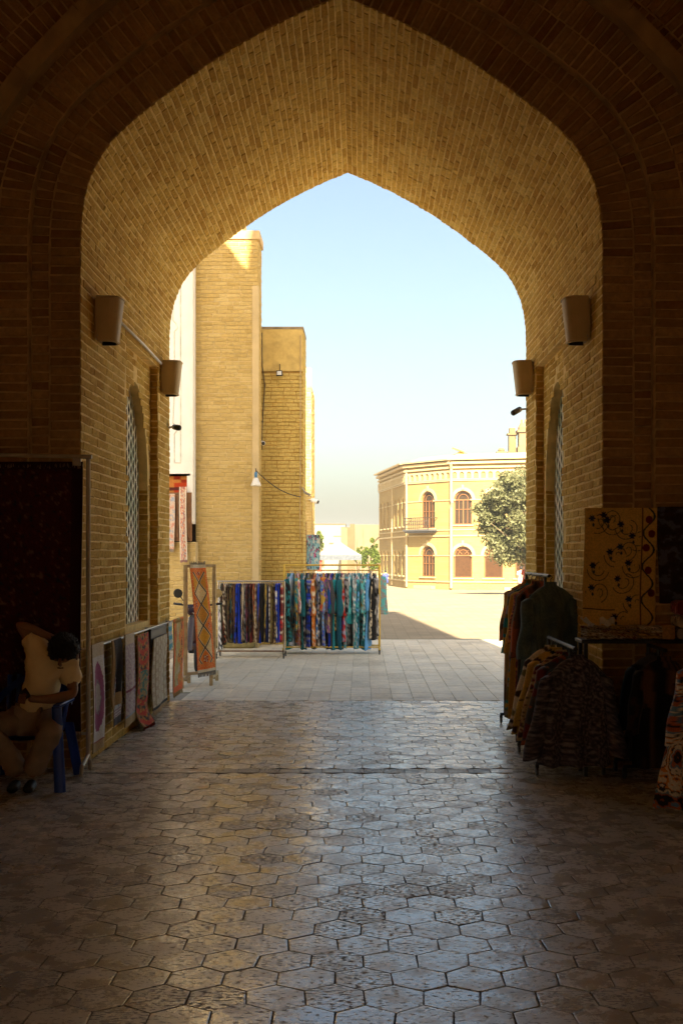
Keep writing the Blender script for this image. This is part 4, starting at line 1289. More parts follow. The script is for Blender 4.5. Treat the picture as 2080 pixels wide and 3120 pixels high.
hanging('small_rug', 'orange kilim hung at the outer end of the left wall', 'rug', (xw + 0.03, 13.20, 1.02), (0, 1, 0), 0.90, 0.70, rug_g, 50, 110, RUG, 0.012, 0.015, 28, 'small rugs along the left wall', fringe='tan', normal=NX, fr_top=True)
m = MB(); m.bbox((0, 0, 0.10), (0.075, 0.95, 0.19), 0.01); m.bbox((0.0, 0.0, 0.20), (0.085, 0.97, 0.02), 0.005)
o = m.build('chest', mat_plain('black_leather', (0.018, 0.014, 0.012), 0.5), None, loc=(PCX - half[0][0] + 0.052, 12.42, 0.78)); tag(o, 'long black box fixed under the sill of the left window', 'box')

# orange runner with diamonds on its wooden stand
ws = empty('runner_stand', (-2.22, 15.15, 0), label='pale wooden stand of the orange diamond runner', cat='stand')
m = MB(); m.bbox((-0.19, -0.02, 0.86), (0.055, 0.045, 1.60), 0.004); m.build('post', WOOD, ws)
m = MB(); m.bbox((0.16, 0.30, 0.86), (0.05, 0.045, 1.60), 0.004); m.build('post', WOOD, ws)
m = MB(); m.box((-0.015, 0.14, 1.645), (0.50, 0.04, 0.035), rz=0.74); m.build('top_bar', WOOD, ws)
for (a, b) in (((-0.19, -0.32), (-0.19, 0.28)), ((0.16, 0.0), (0.16, 0.6))):
    m = MB(); m.box((a[0], (a[1] + b[1]) / 2, 0.12), (0.05, b[1] - a[1], 0.05)); m.build('foot', WOOD, ws)
    for e in (a, b):
        m = MB(); m.box((e[0], e[1], 0.05), (0.045, 0.045, 0.10)); m.build('leg', WOOD, ws)
m = MB(); m.box((-0.015, 0.14, 0.16), (0.44, 0.035, 0.04), rz=0.74); m.build('cross_bar', WOOD, ws)
def runner(u, v):
    if v < 0.035 or v > 0.975: return (0.66, 0.58, 0.42)
    if u < 0.13 or u > 0.87 or v > 0.92 or v < 0.07:
        return (0.76, 0.15, 0.025) if nz(u * 30, v * 90) > -0.2 else (0.68, 0.40, 0.14)
    uu = (u - 0.13) / 0.74; vv = (v - 0.07) / 0.85 * 4.2
    d1 = (vv + uu) % 1.0; d2 = (vv - uu) % 1.0
    e1 = min(d1, 1 - d1); e2 = min(d2, 1 - d2)
    if min(e1, e2) < 0.045: return (0.05, 0.025, 0.02)
    if min(e1, e2) < 0.085: return (0.62, 0.50, 0.30)
    i1, i2 = math.floor(vv + uu), math.floor(vv - uu)
    k = (i1 * 2 + i2 * 3) % 4
    b = [(0.66, 0.33, 0.035), (0.74, 0.20, 0.025), (0.70, 0.54, 0.27), (0.58, 0.26, 0.035)][k]
    q = nz(u * 26, v * 70, 8)
    if k == 1 and abs(d1 - 0.5) + abs(d2 - 0.5) < 0.3: return (0.45, 0.035, 0.02) if q > -0.1 else (0.6, 0.5, 0.3)
    return lerp(b, (0.74, 0.20, 0.03), max(0, q))
m = MB()
A0, A1 = Vector((-2.345, 15.08, 1.665)), Vector((-2.17, 15.32, 1.665)); B0, B1 = Vector((-2.20, 14.84, 0.20)), Vector((-1.99, 15.10, 0.22))
nrm = Vector((0.55, -0.83, 0.1)).normalized()
def RF(u, v, off=0.0):
    t0 = A0.lerp(A1, u); t1 = B0.lerp(B1, u)
    q = t0.lerp(t1, v)
    return q + nrm * (0.012 * math.sin(u * 8 + v * 3) + 0.05 * math.sin(v * PI) * 0.5 - off)
m.grid(lambda u, v: RF(u, v) - Vector((-2.2, 15.1, 0)), 60, 220, runner)
m.grid(lambda u, v: RF(u, v, 0.012) - Vector((-2.2, 15.1, 0)), 20, 60, lambda u, v: C['rust'])
o = m.build('runner_rug', RUG, None, False, (-2.2, 15.1, 0)); tag(o, 'long orange runner rug with diamonds draped on a wooden stand', 'rug')
for v_, s_ in ((0.0, 1), (1.0, -1)):
    fm = MB()
    for k in range(36):
        q = RF((k + 0.5) / 36, v_) - Vector((-2.2, 15.1, 0))
        fm.tube([q, q + Vector((R.uniform(-0.01, 0.01), -0.02 if s_ > 0 else 0.0, 0.035 * s_ * R.uniform(0.6, 1.3) if s_ > 0 else -0.06))], 0.004, 4, (0.22, 0.20, 0.17))
    fm.build('fringe', RUG, o)

# rugs on the shop wall
hanging('wall_rug', 'red patterned rug hanging in the shop recess below white plaster', 'rug', (-4.1, 21.05, 3.62 - 0.25), (1, 0, 0), 0.62, 0.80, lambda u, v: [(0.42, 0.05, 0.015), (0.10, 0.025, 0.02), (0.50, 0.20, 0.05), (0.28, 0.03, 0.012)][int((cell(u * 6, v * 9) * 4))] , 24, 30, RUG, 0.01, 0.01, 31, normal=(0, -1, 0))
def pastel(u, v):
    q = nz(u * 6, v * 14, 2) + 0.6 * nz(u * 20, v * 40, 2)
    return (0.55, 0.25, 0.18) if q > 0.3 else ((0.30, 0.34, 0.42) if q < -0.25 else (0.58, 0.46, 0.36))
hanging('wall_rug', 'worn pastel rug hung on the shop base beside the pier', 'rug', (-3.98, 20.80, 2.95), (1, 0, 0), 1.05, 0.46, pastel, 30, 60, RUG, 0.01, 0.012, 32, normal=(0, -1, 0), fringe='grey')
def narrow(u, v):
    if u < 0.16 or u > 0.84: return (0.66, 0.60, 0.50)
    q = nz(u * 9, v * 26, 6)
    return (0.50, 0.14, 0.08) if q > 0.12 else ((0.22, 0.14, 0.20) if q < -0.28 else (0.60, 0.48, 0.36))
hanging('wall_rug', 'narrow cream and red runner hanging beside the wooden shutter', 'rug', (-3.42, 20.76, 3.08), (1, 0, 0), 1.38, 0.135, narrow, 16, 90, RUG, 0.01, 0.012, 33, normal=(0, -1, 0), fringe='plum')
# ================================================================== fittings on the walls
SCON = mat_plain('tan_enamel', (0.58, 0.43, 0.22), 0.6, var=0.12, nscale=4, bump=0.15)
def sconce(sd, y, label):
    X = PCX + sd * half[0][0]
    e = empty('wall_light', (X - sd * 0.012, y, 3.69), label=label, cat='wall light', group='tapered wall lights in the passage')
    m = MB()
    N = 14; H = 0.40
    def F(u, v):
        an = PI * u
        rx = (0.165 + 0.045 * v); ry_ = (0.105 + 0.040 * v)
        return (-sd * (0.02 + rx * math.sin(an) ** 0.38), -ry_ * math.copysign(abs(math.cos(an)) ** 0.8, math.cos(an)), H * v)
    m.grid(F, N, 6)
    top = [F(k / N, 1.0) for k in range(N + 1)]
    m.add(top, [tuple(range(N + 1))])
    low = [F(k / N, 0.0) for k in range(N + 1)]
    inn = [(p[0] * 0.9, p[1] * 0.88, 0.0) for p in low]
    m.add(low + inn, [(k, k + 1, N + 2 + k, N + 1 + k) for k in range(N)])
    up = [(p[0], p[1], 0.10) for p in inn]
    m.build('shade', SCON, e, False)
    m = MB(); m.add(inn + up, [(k, k + 1, N + 2 + k, N + 1 + k) for k in range(N)]); m.add(up, [tuple(range(N + 1))]); m.build('reflector', BLACKM, e)
    m = MB(); m.bbox((-sd * 0.01, 0, 0.2), (0.02, 0.26, 0.36), 0.004); m.build('back_plate', SCON, e)
    for zz, k in ((0.012, 1.012), (0.388, 1.012)):
        m = MB()
        pp_ = [F(q / N, zz / H) for q in range(N + 1)]
        m.tube([(a_ * k, b_ * k, zz) for a_, b_, c_ in pp_], 0.006, 6); m.build('rim', SCON, e)
    for yy in (-0.11, 0.11):
        m = MB(); m.lathe([(0.008, 0), (0.008, 0.006)], (-sd * 0.02, yy, 0.05), 8, M=Matrix.Rotation(-sd * PI / 2, 3, 'Y')); m.build('screw', STEEL, e)
    return e
sconce(-1, 9.86, 'tan tapered wall light on the left passage wall, nearer the hall')
sconce(-1, 13.08, 'tan tapered wall light on the left passage wall, at the plaza end')
sconce(1, 9.86, 'tan tapered wall light on the right passage wall, nearer the hall')
sconce(1, 13.08, 'tan tapered wall light on the right passage wall, at the plaza end')
XL = PCX - half[0][0]
cd = empty('conduit', (XL, 11.4, 4.0), label='white cable pipe joining the two left wall lights', cat='pipe')
m = MB(); m.tube([(0.035, -1.20, 0.06), (0.04, 0.4, 0.05), (0.035, 1.45, 0.03)], 0.014, 8); m.build('pipe', WPLAST, cd, True)
m = MB(); m.lathe([(0.02, -0.07), (0.036, -0.05), (0.036, 0.05), (0.018, 0.07)], (0.045, -1.25, 0.07), 12); m.build('junction', WPLAST, cd, True)

def cctv(name, loc, aim, label, body=BLACKP, L=0.14, r=0.035, arm=(0, 0, 0)):
    e = empty(name, loc, label=label, cat='camera')
    a = Vector(aim).normalized()
    arm = Vector(arm)
    m = MB(); m.tube([-a * L * 0.5, a * L * 0.5], r, 14); m.build('housing', body, e, True)
    m = MB(); m.tube([a * L * 0.5, a * (L * 0.5 + 0.012)], r * 0.8, 14); m.build('lens', BLACKP, e, True)
    m = MB(); m.tube([arm, arm * 0.4 + Vector((0, 0, 0.01)), Vector((0, 0, 0))], 0.012, 8); m.lathe([(0.03, -0.008), (0.03, 0.008)], tuple(arm), 12); m.build('bracket', WPLAST, e)
    return e
cctv('security_camera', (-2.26, 13.5, 3.36), (0.5, -0.75, -0.15), 'black security camera on the outer end of the left wall', arm=(-0.1, 0.02, 0.0))
cctv('security_camera', (1.90, 13.5, 3.56), (-0.55, -0.7, -0.35), 'grey security camera on the outer end of the right wall', body=mat_plain('grey_plastic', (0.2, 0.19, 0.17), 0.5), L=0.17, arm=(0.12, 0.03, 0.03))
cctv('security_camera', (-1.97, 22.0, 4.03), (0.4, -0.9, -0.2), 'small white camera on the flat-topped tower', body=WPLAST, r=0.045, L=0.1, arm=(0.0, 0.08, 0.02))
cctv('security_camera', (-1.25, 29.7, 3.25), (0.8, -0.4, -0.3), 'white camera on the lowest tower corner', body=WPLAST, r=0.06, L=0.2, arm=(-0.15, 0.25, 0.05))
fl = empty('floodlight', (-1.63, 22.0, 5.42), label='small square floodlight high on the flat-topped tower', cat='floodlight')
m = MB(); m.bbox((0, -0.02, 0), (0.12, 0.06, 0.11), 0.008); m.build('housing', BLACKP, fl)
m = MB(); m.box((0, -0.055, 0), (0.09, 0.008, 0.075)); m.build('glass', mat_plain('floodglass', (0.6, 0.62, 0.65), 0.2), fl)
m = MB(); m.tube([(0, 0.05, 0.06), (0, 0.06, 0.2)], 0.008, 6); m.box((0, 0.06, 0.05), (0.03, 0.12, 0.03)); m.build('bracket', BLACKP, fl)
hl = empty('hanging_lamp', (-2.02, 21.15, 3.12), label='white bell-shaped lamp hung at the tower corner', cat='lamp')
m = MB(); m.lathe([(0.10, 0), (0.095, 0.03), (0.05, 0.13), (0.03, 0.16)], (0, 0, 0), 18); m.build('shade', WPLAST, hl, True)
m = MB(); m.lathe([(0.028, 0.15), (0.03, 0.24), (0.02, 0.27)], (0, 0, 0), 12); m.build('socket', mat_plain('blue_socket', (0.05, 0.2, 0.4), 0.5), hl, True)
m = MB(); m.tube([(0, 0, 0.26), (-0.01, 0.08, 0.34), (-0.01, 0.13, 0.34)], 0.008, 6); m.build('hook', BLACKP, hl)
def cable(name, pts, r, label, mat=BLACKP):
    o = Vector(pts[0]); m = MB(); m.tube([Vector(p) - o for p in pts], r, 6)
    q = m.build(name, mat, None, True, o); return tag(q, label, 'cable')
def sag(a, b, s, n=12):
    a, b = Vector(a), Vector(b)
    return [a.lerp(b, k / n) + Vector((0, 0, -s * 4 * (k / n) * (1 - k / n))) for k in range(n + 1)]
cable('lamp_cable', sag((-2.02, 21.16, 3.42), (-1.2, 21.9, 2.95), 0.10) , 0.009, 'dark cable sagging from the hanging lamp across the tower')
cable('wall_cable', [(-1.985, 22.07, 6.25), (-1.98, 22.06, 5.6), (-1.93, 22.06, 5.2), (-1.96, 22.06, 4.7), (-1.98, 22.06, 4.3), (-1.985, 22.06, 3.9)], 0.009, 'thin black cable running down between the two towers')
cable('drain_cable', [(-1.215, 22.06, 6.2), (-1.215, 22.06, 4.0), (-1.225, 22.06, 2.6), (-1.22, 22.06, 2.1)], 0.008, 'tan cable down the right edge of the flat-topped tower', WOOD)
sl = empty('wall_lamp', (-1.1, 22.0, 3.02), label='tilted grey lamp fixed to the flat-topped tower edge', cat='lamp')
m = MB(); m.bbox((0.02, 0, 0), (0.16, 0.1, 0.05), 0.01, M=Matrix.Rotation(0.5, 3, 'Y') @ Matrix.Rotation(0, 3, 'Z')); m.build('head', STEEL, sl)
m = MB(); m.tube([(-0.08, 0.08, 0.12), (-0.02, 0.02, 0.02)], 0.012, 6); m.build('arm', STEEL, sl)

# ================================================================== motor scooter behind the runner
sc = empty('motor_scooter', (-2.50, 16.9, 0), rz=0.08, label='dark motor scooter parked facing us behind the orange runner', cat='scooter')
SPAINT = mat_plain('dark_red_paint', (0.035, 0.012, 0.014), 0.22, var=0.2)
m = MB(); m.grid(lambda u, v: (0.20 * (1 - 0.25 * v) * math.copysign(abs(math.cos(PI * u)) ** 0.7, math.cos(PI * u)), -0.08 - 0.16 * math.sin(PI * u) + 0.12 * v, 0.35 + 0.5 * v), 16, 8); m.build('front_apron', SPAINT, sc, True)
m = MB(); m.bbox((0, 0.75, 0.6), (0.32, 0.95, 0.34), 0.09); m.build('body', SPAINT, sc, True)
m = MB(); m.bbox((0, 0.72, 0.82), (0.30, 0.80, 0.12), 0.05); m.build('seat', BLACKP, sc, True)
m = MB(); m.bbox((0, 0.2, 0.33), (0.3, 0.5, 0.08), 0.02); m.build('footboard', BLACKP, sc)
m = MB(); m.bbox((0, -0.10, 0.96), (0.34, 0.22, 0.16), 0.05); m.build('cowl', SPAINT, sc, True)
m = MB(); m.lathe([(0.02, 0.0), (0.075, 0.004), (0.085, -0.04)], (0, -0.2, 0.96), 16, M=Matrix.Rotation(PI / 2, 3, 'X')); m.build('headlight', WPLAST, sc, True)
m = MB(); m.tube([(-0.34, 0.02, 1.04), (-0.2, -0.03, 1.03), (0, -0.06, 1.0), (0.2, -0.03, 1.03), (0.34, 0.02, 1.04)], 0.014, 8); m.build('handlebar', BLACKM, sc)
for s in (-1, 1):
    m = MB(); m.tube([(s * 0.25, -0.02, 1.04), (s * 0.37, 0.02, 1.05)], 0.019, 8); m.build('grip', BLACKP, sc)
    m = MB(); m.tube([(s * 0.17, -0.03, 1.03), (s * 0.25, -0.05, 1.14), (s * 0.29, -0.05, 1.19)], 0.007, 6)
    m.lathe([(0.01, -0.008), (0.068, -0.006), (0.07, 0.008), (0.06, 0.014)], (s * 0.30, -0.05, 1.21), 18, M=Matrix.Rotation(PI / 2, 3, 'X'))
    m.build('mirror', BLACKP if s < 0 else mat_plain('mirror_gold', (0.5, 0.38, 0.18), 0.35, 0.3), sc)
for (yy, nm) in ((-0.08, 'wheel'), (1.15, 'wheel')):
    m = MB(); m.lathe([(0.13, -0.04), (0.20, -0.045), (0.235, -0.03), (0.245, 0.0), (0.235, 0.03), (0.20, 0.045), (0.13, 0.04)], (0, yy, 0.245), 24, M=Matrix.Rotation(PI / 2, 3, 'Y'))
    wq = m.build('wheel', RUBBER, sc, True)
    m = MB(); m.lathe([(0.03, -0.05), (0.13, -0.03), (0.13, 0.03), (0.03, 0.05)], (0, yy, 0.245), 18, M=Matrix.Rotation(PI / 2, 3, 'Y')); m.build('rim', STEEL, wq)
m = MB(); m.grid(lambda u, v: (-0.06 + 0.12 * v, -0.08 - 0.28 * math.cos(PI * 0.15 + u * PI * 0.75), 0.245 + 0.28 * math.sin(PI * 0.15 + u * PI * 0.75)), 10, 3); m.build('mudguard', SPAINT, sc, True)
m = MB(); m.bbox((0.05, -0.25, 0.5), (0.1, 0.02, 0.03), 0.004); m.build('reflector', mat_plain('red_plastic', (0.6, 0.01, 0.01), 0.3), sc)

# ================================================================== the seated man and his chair
def skin_body(name, verts, edges, radii, mat, parent, loc=(0, 0, 0), root=0, sub=2):
    me = bpy.data.meshes.new(name)
    me.from_pydata([Vector(v) for v in verts], edges, [])
    ob = bpy.data.objects.new(name, me)
    link(ob)
    ob.modifiers.new('skin', 'SKIN')
    sv = me.skin_vertices[0].data
    for i, r in enumerate(radii):
        sv[i].radius = r if isinstance(r, (tuple, list)) else (r, r)
        sv[i].use_root = (i == root)
    md = ob.modifiers.new('sub', 'SUBSURF'); md.levels = sub; md.render_levels = sub
    dg = bpy.context.evaluated_depsgraph_get()
    me2 = bpy.data.meshes.new_from_object(ob.evaluated_get(dg))
    me2.name = name
    bpy.data.objects.remove(ob)
    me2.materials.clear(); me2.materials.append(mat)
    me2.polygons.foreach_set('use_smooth', [True] * len(me2.polygons))
    o = bpy.data.objects.new(name, me2)
    o.parent = parent; o.location = loc
    link(o)
    return o
SKIN = mat_plain('skin', (0.24, 0.11, 0.05), 0.55, var=0.1, nscale=20)
HAIR = mat_plain('black_hair', (0.008, 0.007, 0.007), 0.6, var=0.3, nscale=90, bump=1.0, bscale=220)
SHIRT = mat_plain('cream_shirt', (0.86, 0.70, 0.40), 0.9, var=0.06, nscale=8, bump=0.9, bscale=11)
TROUS = mat_plain('brown_trousers', (0.28, 0.20, 0.14), 0.9, var=0.2, nscale=10, bump=0.9, bscale=18)
SHOE = mat_plain('dark_shoe', (0.02, 0.017, 0.014), 0.6, var=0.3)

man = empty('person', (-2.58, 8.62, 0), label='person in cream T-shirt slumped on a blue chair, one arm behind the head', cat='person')
# joints in metres relative to the chair foot point (x right, y away from us, z up)
hipL, hipR = (-0.10, 0.05, 0.50), (0.12, 0.05, 0.50)
J = [(0.01, 0.06, 0.52),            # 0 pelvis
     (0.04, 0.05, 0.66),            # 1 waist
     (0.10, 0.01, 0.84),            # 2 chest
     (0.15, -0.03, 0.98),           # 3 upper chest
     (0.205, -0.06, 1.045),         # 4 neck
     (0.255, -0.11, 1.05),          # 5 skull base
     (0.295, -0.15, 1.06),          # 6 head centre
     (0.30, -0.20, 0.985),          # 7 face
     (0.05, -0.01, 1.09),           # 8 right shoulder (image left, raised)
     (-0.10, -0.02, 1.265),         # 9 elbow raised
     (-0.02, -0.02, 1.235),         # 10 forearm
     (0.13, -0.01, 1.165),          # 11 wrist behind the head
     (0.20, -0.04, 1.15),           # 12 hand
     (0.30, -0.02, 0.93),           # 13 left shoulder
     (0.355, -0.09, 0.72),          # 14 elbow on the chair arm
     (0.22, -0.20, 0.695),          # 15 forearm
     (0.10, -0.25, 0.70),           # 16 wrist
     (0.05, -0.26, 0.715),          # 17 palm
     hipL, (-0.24, -0.34, 0.50), (-0.10, -0.22, 0.26), (-0.03, -0.22, 0.10),    # 18-21 image-left leg
     hipR, (0.25, -0.34, 0.49), (0.13, -0.22, 0.27), (0.06, -0.22, 0.10)]       # 22-25 image-right leg
E = [(0, 1), (1, 2), (2, 3), (3, 4), (4, 5), (5, 6), (6, 7), (3, 8), (8, 9), (9, 10), (10, 11), (11, 12), (3, 13), (13, 14), (14, 15), (15, 16), (16, 17),
     (0, 18), (18, 19), (19, 20), (20, 21), (0, 22), (22, 23), (23, 24), (24, 25)]
RR = [0.13, (0.14, 0.10), (0.15, 0.10), (0.12, 0.08), 0.05, 0.06, 0.095, 0.06, 0.055, 0.045, 0.042, 0.030, (0.038, 0.024), 0.06, 0.045, 0.042, 0.028, (0.038, 0.022),
      0.085, 0.065, 0.052, 0.038, 0.085, 0.065, 0.052, 0.038]
body = skin_body('body', J, E, RR, SKIN, man)
# fingers of the phone hand and of the hand behind the head
fm = MB()
for k in range(4):
    b = Vector((0.055 + 0.0, -0.275 + 0.0, 0.70 + 0.018 * (k - 1.5) * 0.8)) + Vector((-0.012, 0.012 * (k - 1.5), 0))
    fm.tube([b, b + Vector((-0.035, -0.01, 0.006)), b + Vector((-0.055, 0.012, 0.012)), b + Vector((-0.048, 0.03, 0.014))], [0.0095, 0.009, 0.008, 0.006], 7)
fm.tube([(0.08, -0.275, 0.725), (0.055, -0.295, 0.74), (0.025, -0.29, 0.745)], [0.011, 0.010, 0.007], 7)
for k in range(4):
    b = Vector((0.215, -0.045 + 0.018 * (k - 1.5), 1.148 - 0.004 * k))
    fm.tube([b, b + Vector((0.035, 0, 0.0)), b + Vector((0.06, 0, -0.015)), b + Vector((0.07, 0, -0.035))], [0.0095, 0.009, 0.008, 0.006], 7)
fm.tube([(0.17, -0.06, 1.15), (0.19, -0.09, 1.135), (0.21, -0.105, 1.115)], [0.011, 0.010, 0.007], 7)
fm.build('fingers', SKIN, body, True)
# face details on the bowed head
fm = MB()
hc = Vector((0.298, -0.165, 1.045))
fm.tube([hc + Vector((0.0, -0.098, -0.035)), hc + Vector((0.004, -0.122, -0.075)), hc + Vector((0.004, -0.10, -0.085))], [0.010, 0.016, 0.012], 8)
for s in (-1, 1):
    fm.lathe([(0.004, -0.012), (0.022, -0.006), (0.026, 0.004), (0.012, 0.012)], tuple(hc + Vector((s * 0.098, 0.01, -0.03))), 12, M=Matrix.Rotation(PI / 2, 3, 'Y'))
    fm.lathe([(0.003, -0.010), (0.012, -0.004), (0.012, 0.004), (0.003, 0.010)], tuple(hc + Vector((s * 0.035, -0.092, -0.045))), 10)
fm.tube([hc + Vector((-0.022, -0.084, -0.105)), hc + Vector((0.0, -0.09, -0.108)), hc + Vector((0.022, -0.084, -0.105))], 0.006, 6)
fm.build('face_features', SKIN, body, True)
hm = MB()
def HF(u, v):
    th = 2 * PI * u; fi = PI * (0.02 + 0.62 * v)
    d = Vector((math.sin(fi) * math.cos(th), math.sin(fi) * math.sin(th), math.cos(fi)))
    k = 1 + 0.10 * nz(d.x * 7, d.y * 7, d.z * 7) + 0.05 * nz(d.x * 18, d.y * 18, d.z * 18)
    return Matrix.Rotation(0.30, 3, 'X') @ Vector((d.x * 0.118 * k, d.y * 0.126 * k, d.z * 0.125 * k)) + Vector((0.297, -0.150, 1.075))
hm.grid(HF, 36, 20, closed_u=True)
for k in range(900):
    u_, v_ = R.random(), R.random() ** 0.7 * 0.97
    q = Vector(HF(u_, v_)); d = (q - Vector((0.297, -0.150, 1.075))).normalized()
    a = (d + Vector((R.gauss(0, 0.5), R.gauss(0, 0.5), R.gauss(0, 0.5)))).normalized(); b = a.cross(d + Vector((0.1, 0.2, 0.3))).normalized() * 0.004
    L_ = R.uniform(0.008, 0.02)
    hm.add([q - d * 0.004 - b, q - d * 0.004 + b, q + a * L_], [(0, 1, 2)])
hm.build('hair', HAIR, man, False)
# T-shirt: torso with two short sleeves
SJ = [(0.02, 0.05, 0.555), (0.05, 0.045, 0.68), (0.105, 0.005, 0.85), (0.15, -0.03, 0.975), (0.185, -0.05, 1.02), (0.05, -0.012, 1.085), (-0.035, -0.02, 1.175), (0.305, -0.022, 0.925), (0.345, -0.07, 0.775)]
SE = [(0, 1), (1, 2), (2, 3), (3, 4), (3, 5), (5, 6), (3, 7), (7, 8)]
shirt = skin_body('t_shirt', SJ, SE, [(0.185, 0.155), (0.17, 0.13), (0.175, 0.122), (0.135, 0.10), (0.075, 0.07), 0.085, 0.082, 0.088, 0.092], SHIRT, man)
def crumple(ob, amp, fx=(16, 16, 9), k2=0.5):
    me_ = ob.data
    ns = [v.normal.copy() for v in me_.vertices]
    for v, n_ in zip(me_.vertices, ns):
        c = v.co
        q = 1 - abs(nz(c.x * fx[0] + c.z * 5, c.y * fx[1], c.z * fx[2] - c.x * 7)) * 2.2
        v.co = c + n_ * amp * (q * abs(q) + k2 * nz(c.x * 40, c.y * 40, c.z * 30))
crumple(shirt, 0.017, (20, 20, 12))
PJ = [(0.01, 0.06, 0.50), (-0.10, 0.03, 0.49), (-0.245, -0.345, 0.49), (-0.105, -0.225, 0.27), (-0.035, -0.215, 0.12), (0.12, 0.03, 0.49), (0.255, -0.345, 0.48), (0.135, -0.225, 0.27), (0.065, -0.215, 0.12)]
PE = [(0, 1), (1, 2), (2, 3), (3, 4), (0, 5), (5, 6), (6, 7), (7, 8)]
pants = skin_body('trousers', PJ, PE, [(0.15, 0.13), 0.115, 0.085, 0.085, 0.08, 0.115, 0.085, 0.085, 0.08], TROUS, man)
crumple(pants, 0.014)
for sx in (-0.045, 0.075):
    skin_body('shoe', [(sx, -0.20, 0.055), (sx, -0.28, 0.045), (sx + 0.01, -0.38, 0.038)], [(0, 1), (1, 2)], [(0.045, 0.05), (0.045, 0.042), (0.045, 0.032)], SHOE, man)
ph = MB(); ph.bbox((0, 0, 0), (0.075, 0.012, 0.145), 0.004, M=Matrix.Rotation(1.0, 3, 'Y') @ Matrix.Rotation(0.9, 3, 'X'))
o = ph.build('phone', BLACKP, None, False, (-2.58 + 0.035, 8.62 - 0.268, 0.742)); tag(o, 'dark phone in the seated person\'s lowered hand', 'phone')

BLUEP = mat_plain('blue_plastic', (0.012, 0.055, 0.36), 0.38, var=0.12, nscale=5)
ch = empty('plastic_chair', (-2.60, 8.62, 0), rz=0.0, label='blue moulded plastic armchair under the seated person', cat='chair')
m = MB(); m.grid(lambda u, v: ((u - 0.5) * 0.46 * (1 - 0.06 * v), -0.24 + 0.46 * v, 0.405 + 0.03 * (2 * u - 1) ** 2 - 0.012 * math.sin(PI * v)), 14, 12); m.grid(lambda u, v: ((u - 0.5) * 0.46 * (1 - 0.06 * v), -0.24 + 0.46 * v, 0.385 + 0.03 * (2 * u - 1) ** 2), 14, 12); m.build('seat', BLUEP, ch, True)
for k in range(7):
    u = (k + 0.5) / 7
    m = MB()
    a = PI * (0.12 + 0.76 * u)
    bx, by = -0.27 * math.cos(a), 0.12 + 0.18 * math.sin(a)
    m.tube([(bx * 0.9, by - 0.03, 0.40), (bx * 1.02, by + 0.03, 0.62), (bx * 1.02, by + 0.07, 0.83)], 0.02, 8); m.build('back_slat', BLUEP, ch, True)
m = MB()
m.grid(lambda u, v: (-0.305 * math.cos(PI * u) * (1 + 0.0 * v), 0.12 + 0.24 * math.sin(PI * u), 0.66 + 0.19 * math.sin(PI * u) ** 1.5 - 0.055 * v), 24, 3)
m.grid(lambda u, v: (-0.275 * math.cos(PI * u), 0.11 + 0.215 * math.sin(PI * u), 0.66 + 0.19 * math.sin(PI * u) ** 1.5 - 0.055 * v), 24, 3)
m.build('back_rim', BLUEP, ch, True)
for s in (-1, 1):
    m = MB(); m.bbox((s * 0.295, -0.07, 0.65), (0.062, 0.42, 0.026), 0.01); m.build('armrest', BLUEP, ch, True)
    m = MB(); m.grid(lambda u, v: (s * (0.285 + 0.035 * (1 - v)) + (0.045 * math.cos(PI * u)) * (1 - 0.15 * v), -0.27 - 0.035 * math.sin(PI * u) + 0.03 * v, 0.645 * v), 8, 10); m.build('leg', BLUEP, ch, True)
    m = MB(); m.grid(lambda u, v: (s * (0.25 + 0.05 * (1 - v)) + 0.04 * math.cos(PI * u), 0.30 + 0.06 * (1 - v) + 0.035 * math.sin(PI * u) - 0.06 * v, 0.45 * v), 8, 8); m.build('leg', BLUEP, ch, True)

# ================================================================== far side of the plaza
YBR = NT('yellow_brick_wall'); pq = YBR.pos()
bt = YBR.n('ShaderNodeTexBrick'); bt.inputs['Scale'].default_value = 1.0; bt.inputs['Brick Width'].default_value = 0.5; bt.inputs['Row Height'].default_value = 0.16; bt.inputs['Mortar Size'].default_value = 0.012
ss = YBR.n('ShaderNodeSeparateXYZ'); YBR.l(pq, ss.inputs[0]); cb = YBR.n('ShaderNodeCombineXYZ')
YBR.l(YBR.math('ADD', ss.outputs[0], ss.outputs[1]), cb.inputs[0]); YBR.l(ss.outputs[2], cb.inputs[1]); YBR.l(cb.outputs[0], bt.inputs['Vector'])
bt.inputs['Color1'].default_value = (0.325, 0.238, 0.096, 1); bt.inputs['Color2'].default_value = (0.295, 0.21, 0.08, 1); bt.inputs['Mortar'].default_value = (0.27, 0.19, 0.075, 1)
YBR.color(YBR.mix(1.0, bt.outputs[0], YBR.ramp(YBR.noise(0.5, 5, pq), [(0.3, 0.9), (0.7, 1.06)]), 'MULTIPLY')); YBR.rough(0.9); YBR.spec(0.15)
TRIM = mat_plain('pale_yellow_trim', (0.40, 0.315, 0.165), 0.85, var=0.08, nscale=1)
OWOOD = mat_plain('orange_wood', (0.17, 0.07, 0.018), 0.6, var=0.15, nscale=2)
PANE = NT('dark_pane'); PANE.color((0.03, 0.018, 0.01)); PANE.rough(0.35); PANE.spec(0.3); PANE = PANE.m
SHUT = mat_plain('brown_shutter', (0.055, 0.024, 0.008), 0.8, var=0.2, spec=0.2)
bld = empty('corner_building', (4.0, 100, -1.25), label='two-storey yellow brick corner building with arched windows across the plaza', cat='building')
BI = Matrix.Translation(-Vector(bld.location))
def bp(mb, name, mat, parent=None, smooth=False):
    mb.v = [tuple(BI @ Vector(p)) for p in mb.v]
    return mb.build(name, mat, parent or bld, smooth)
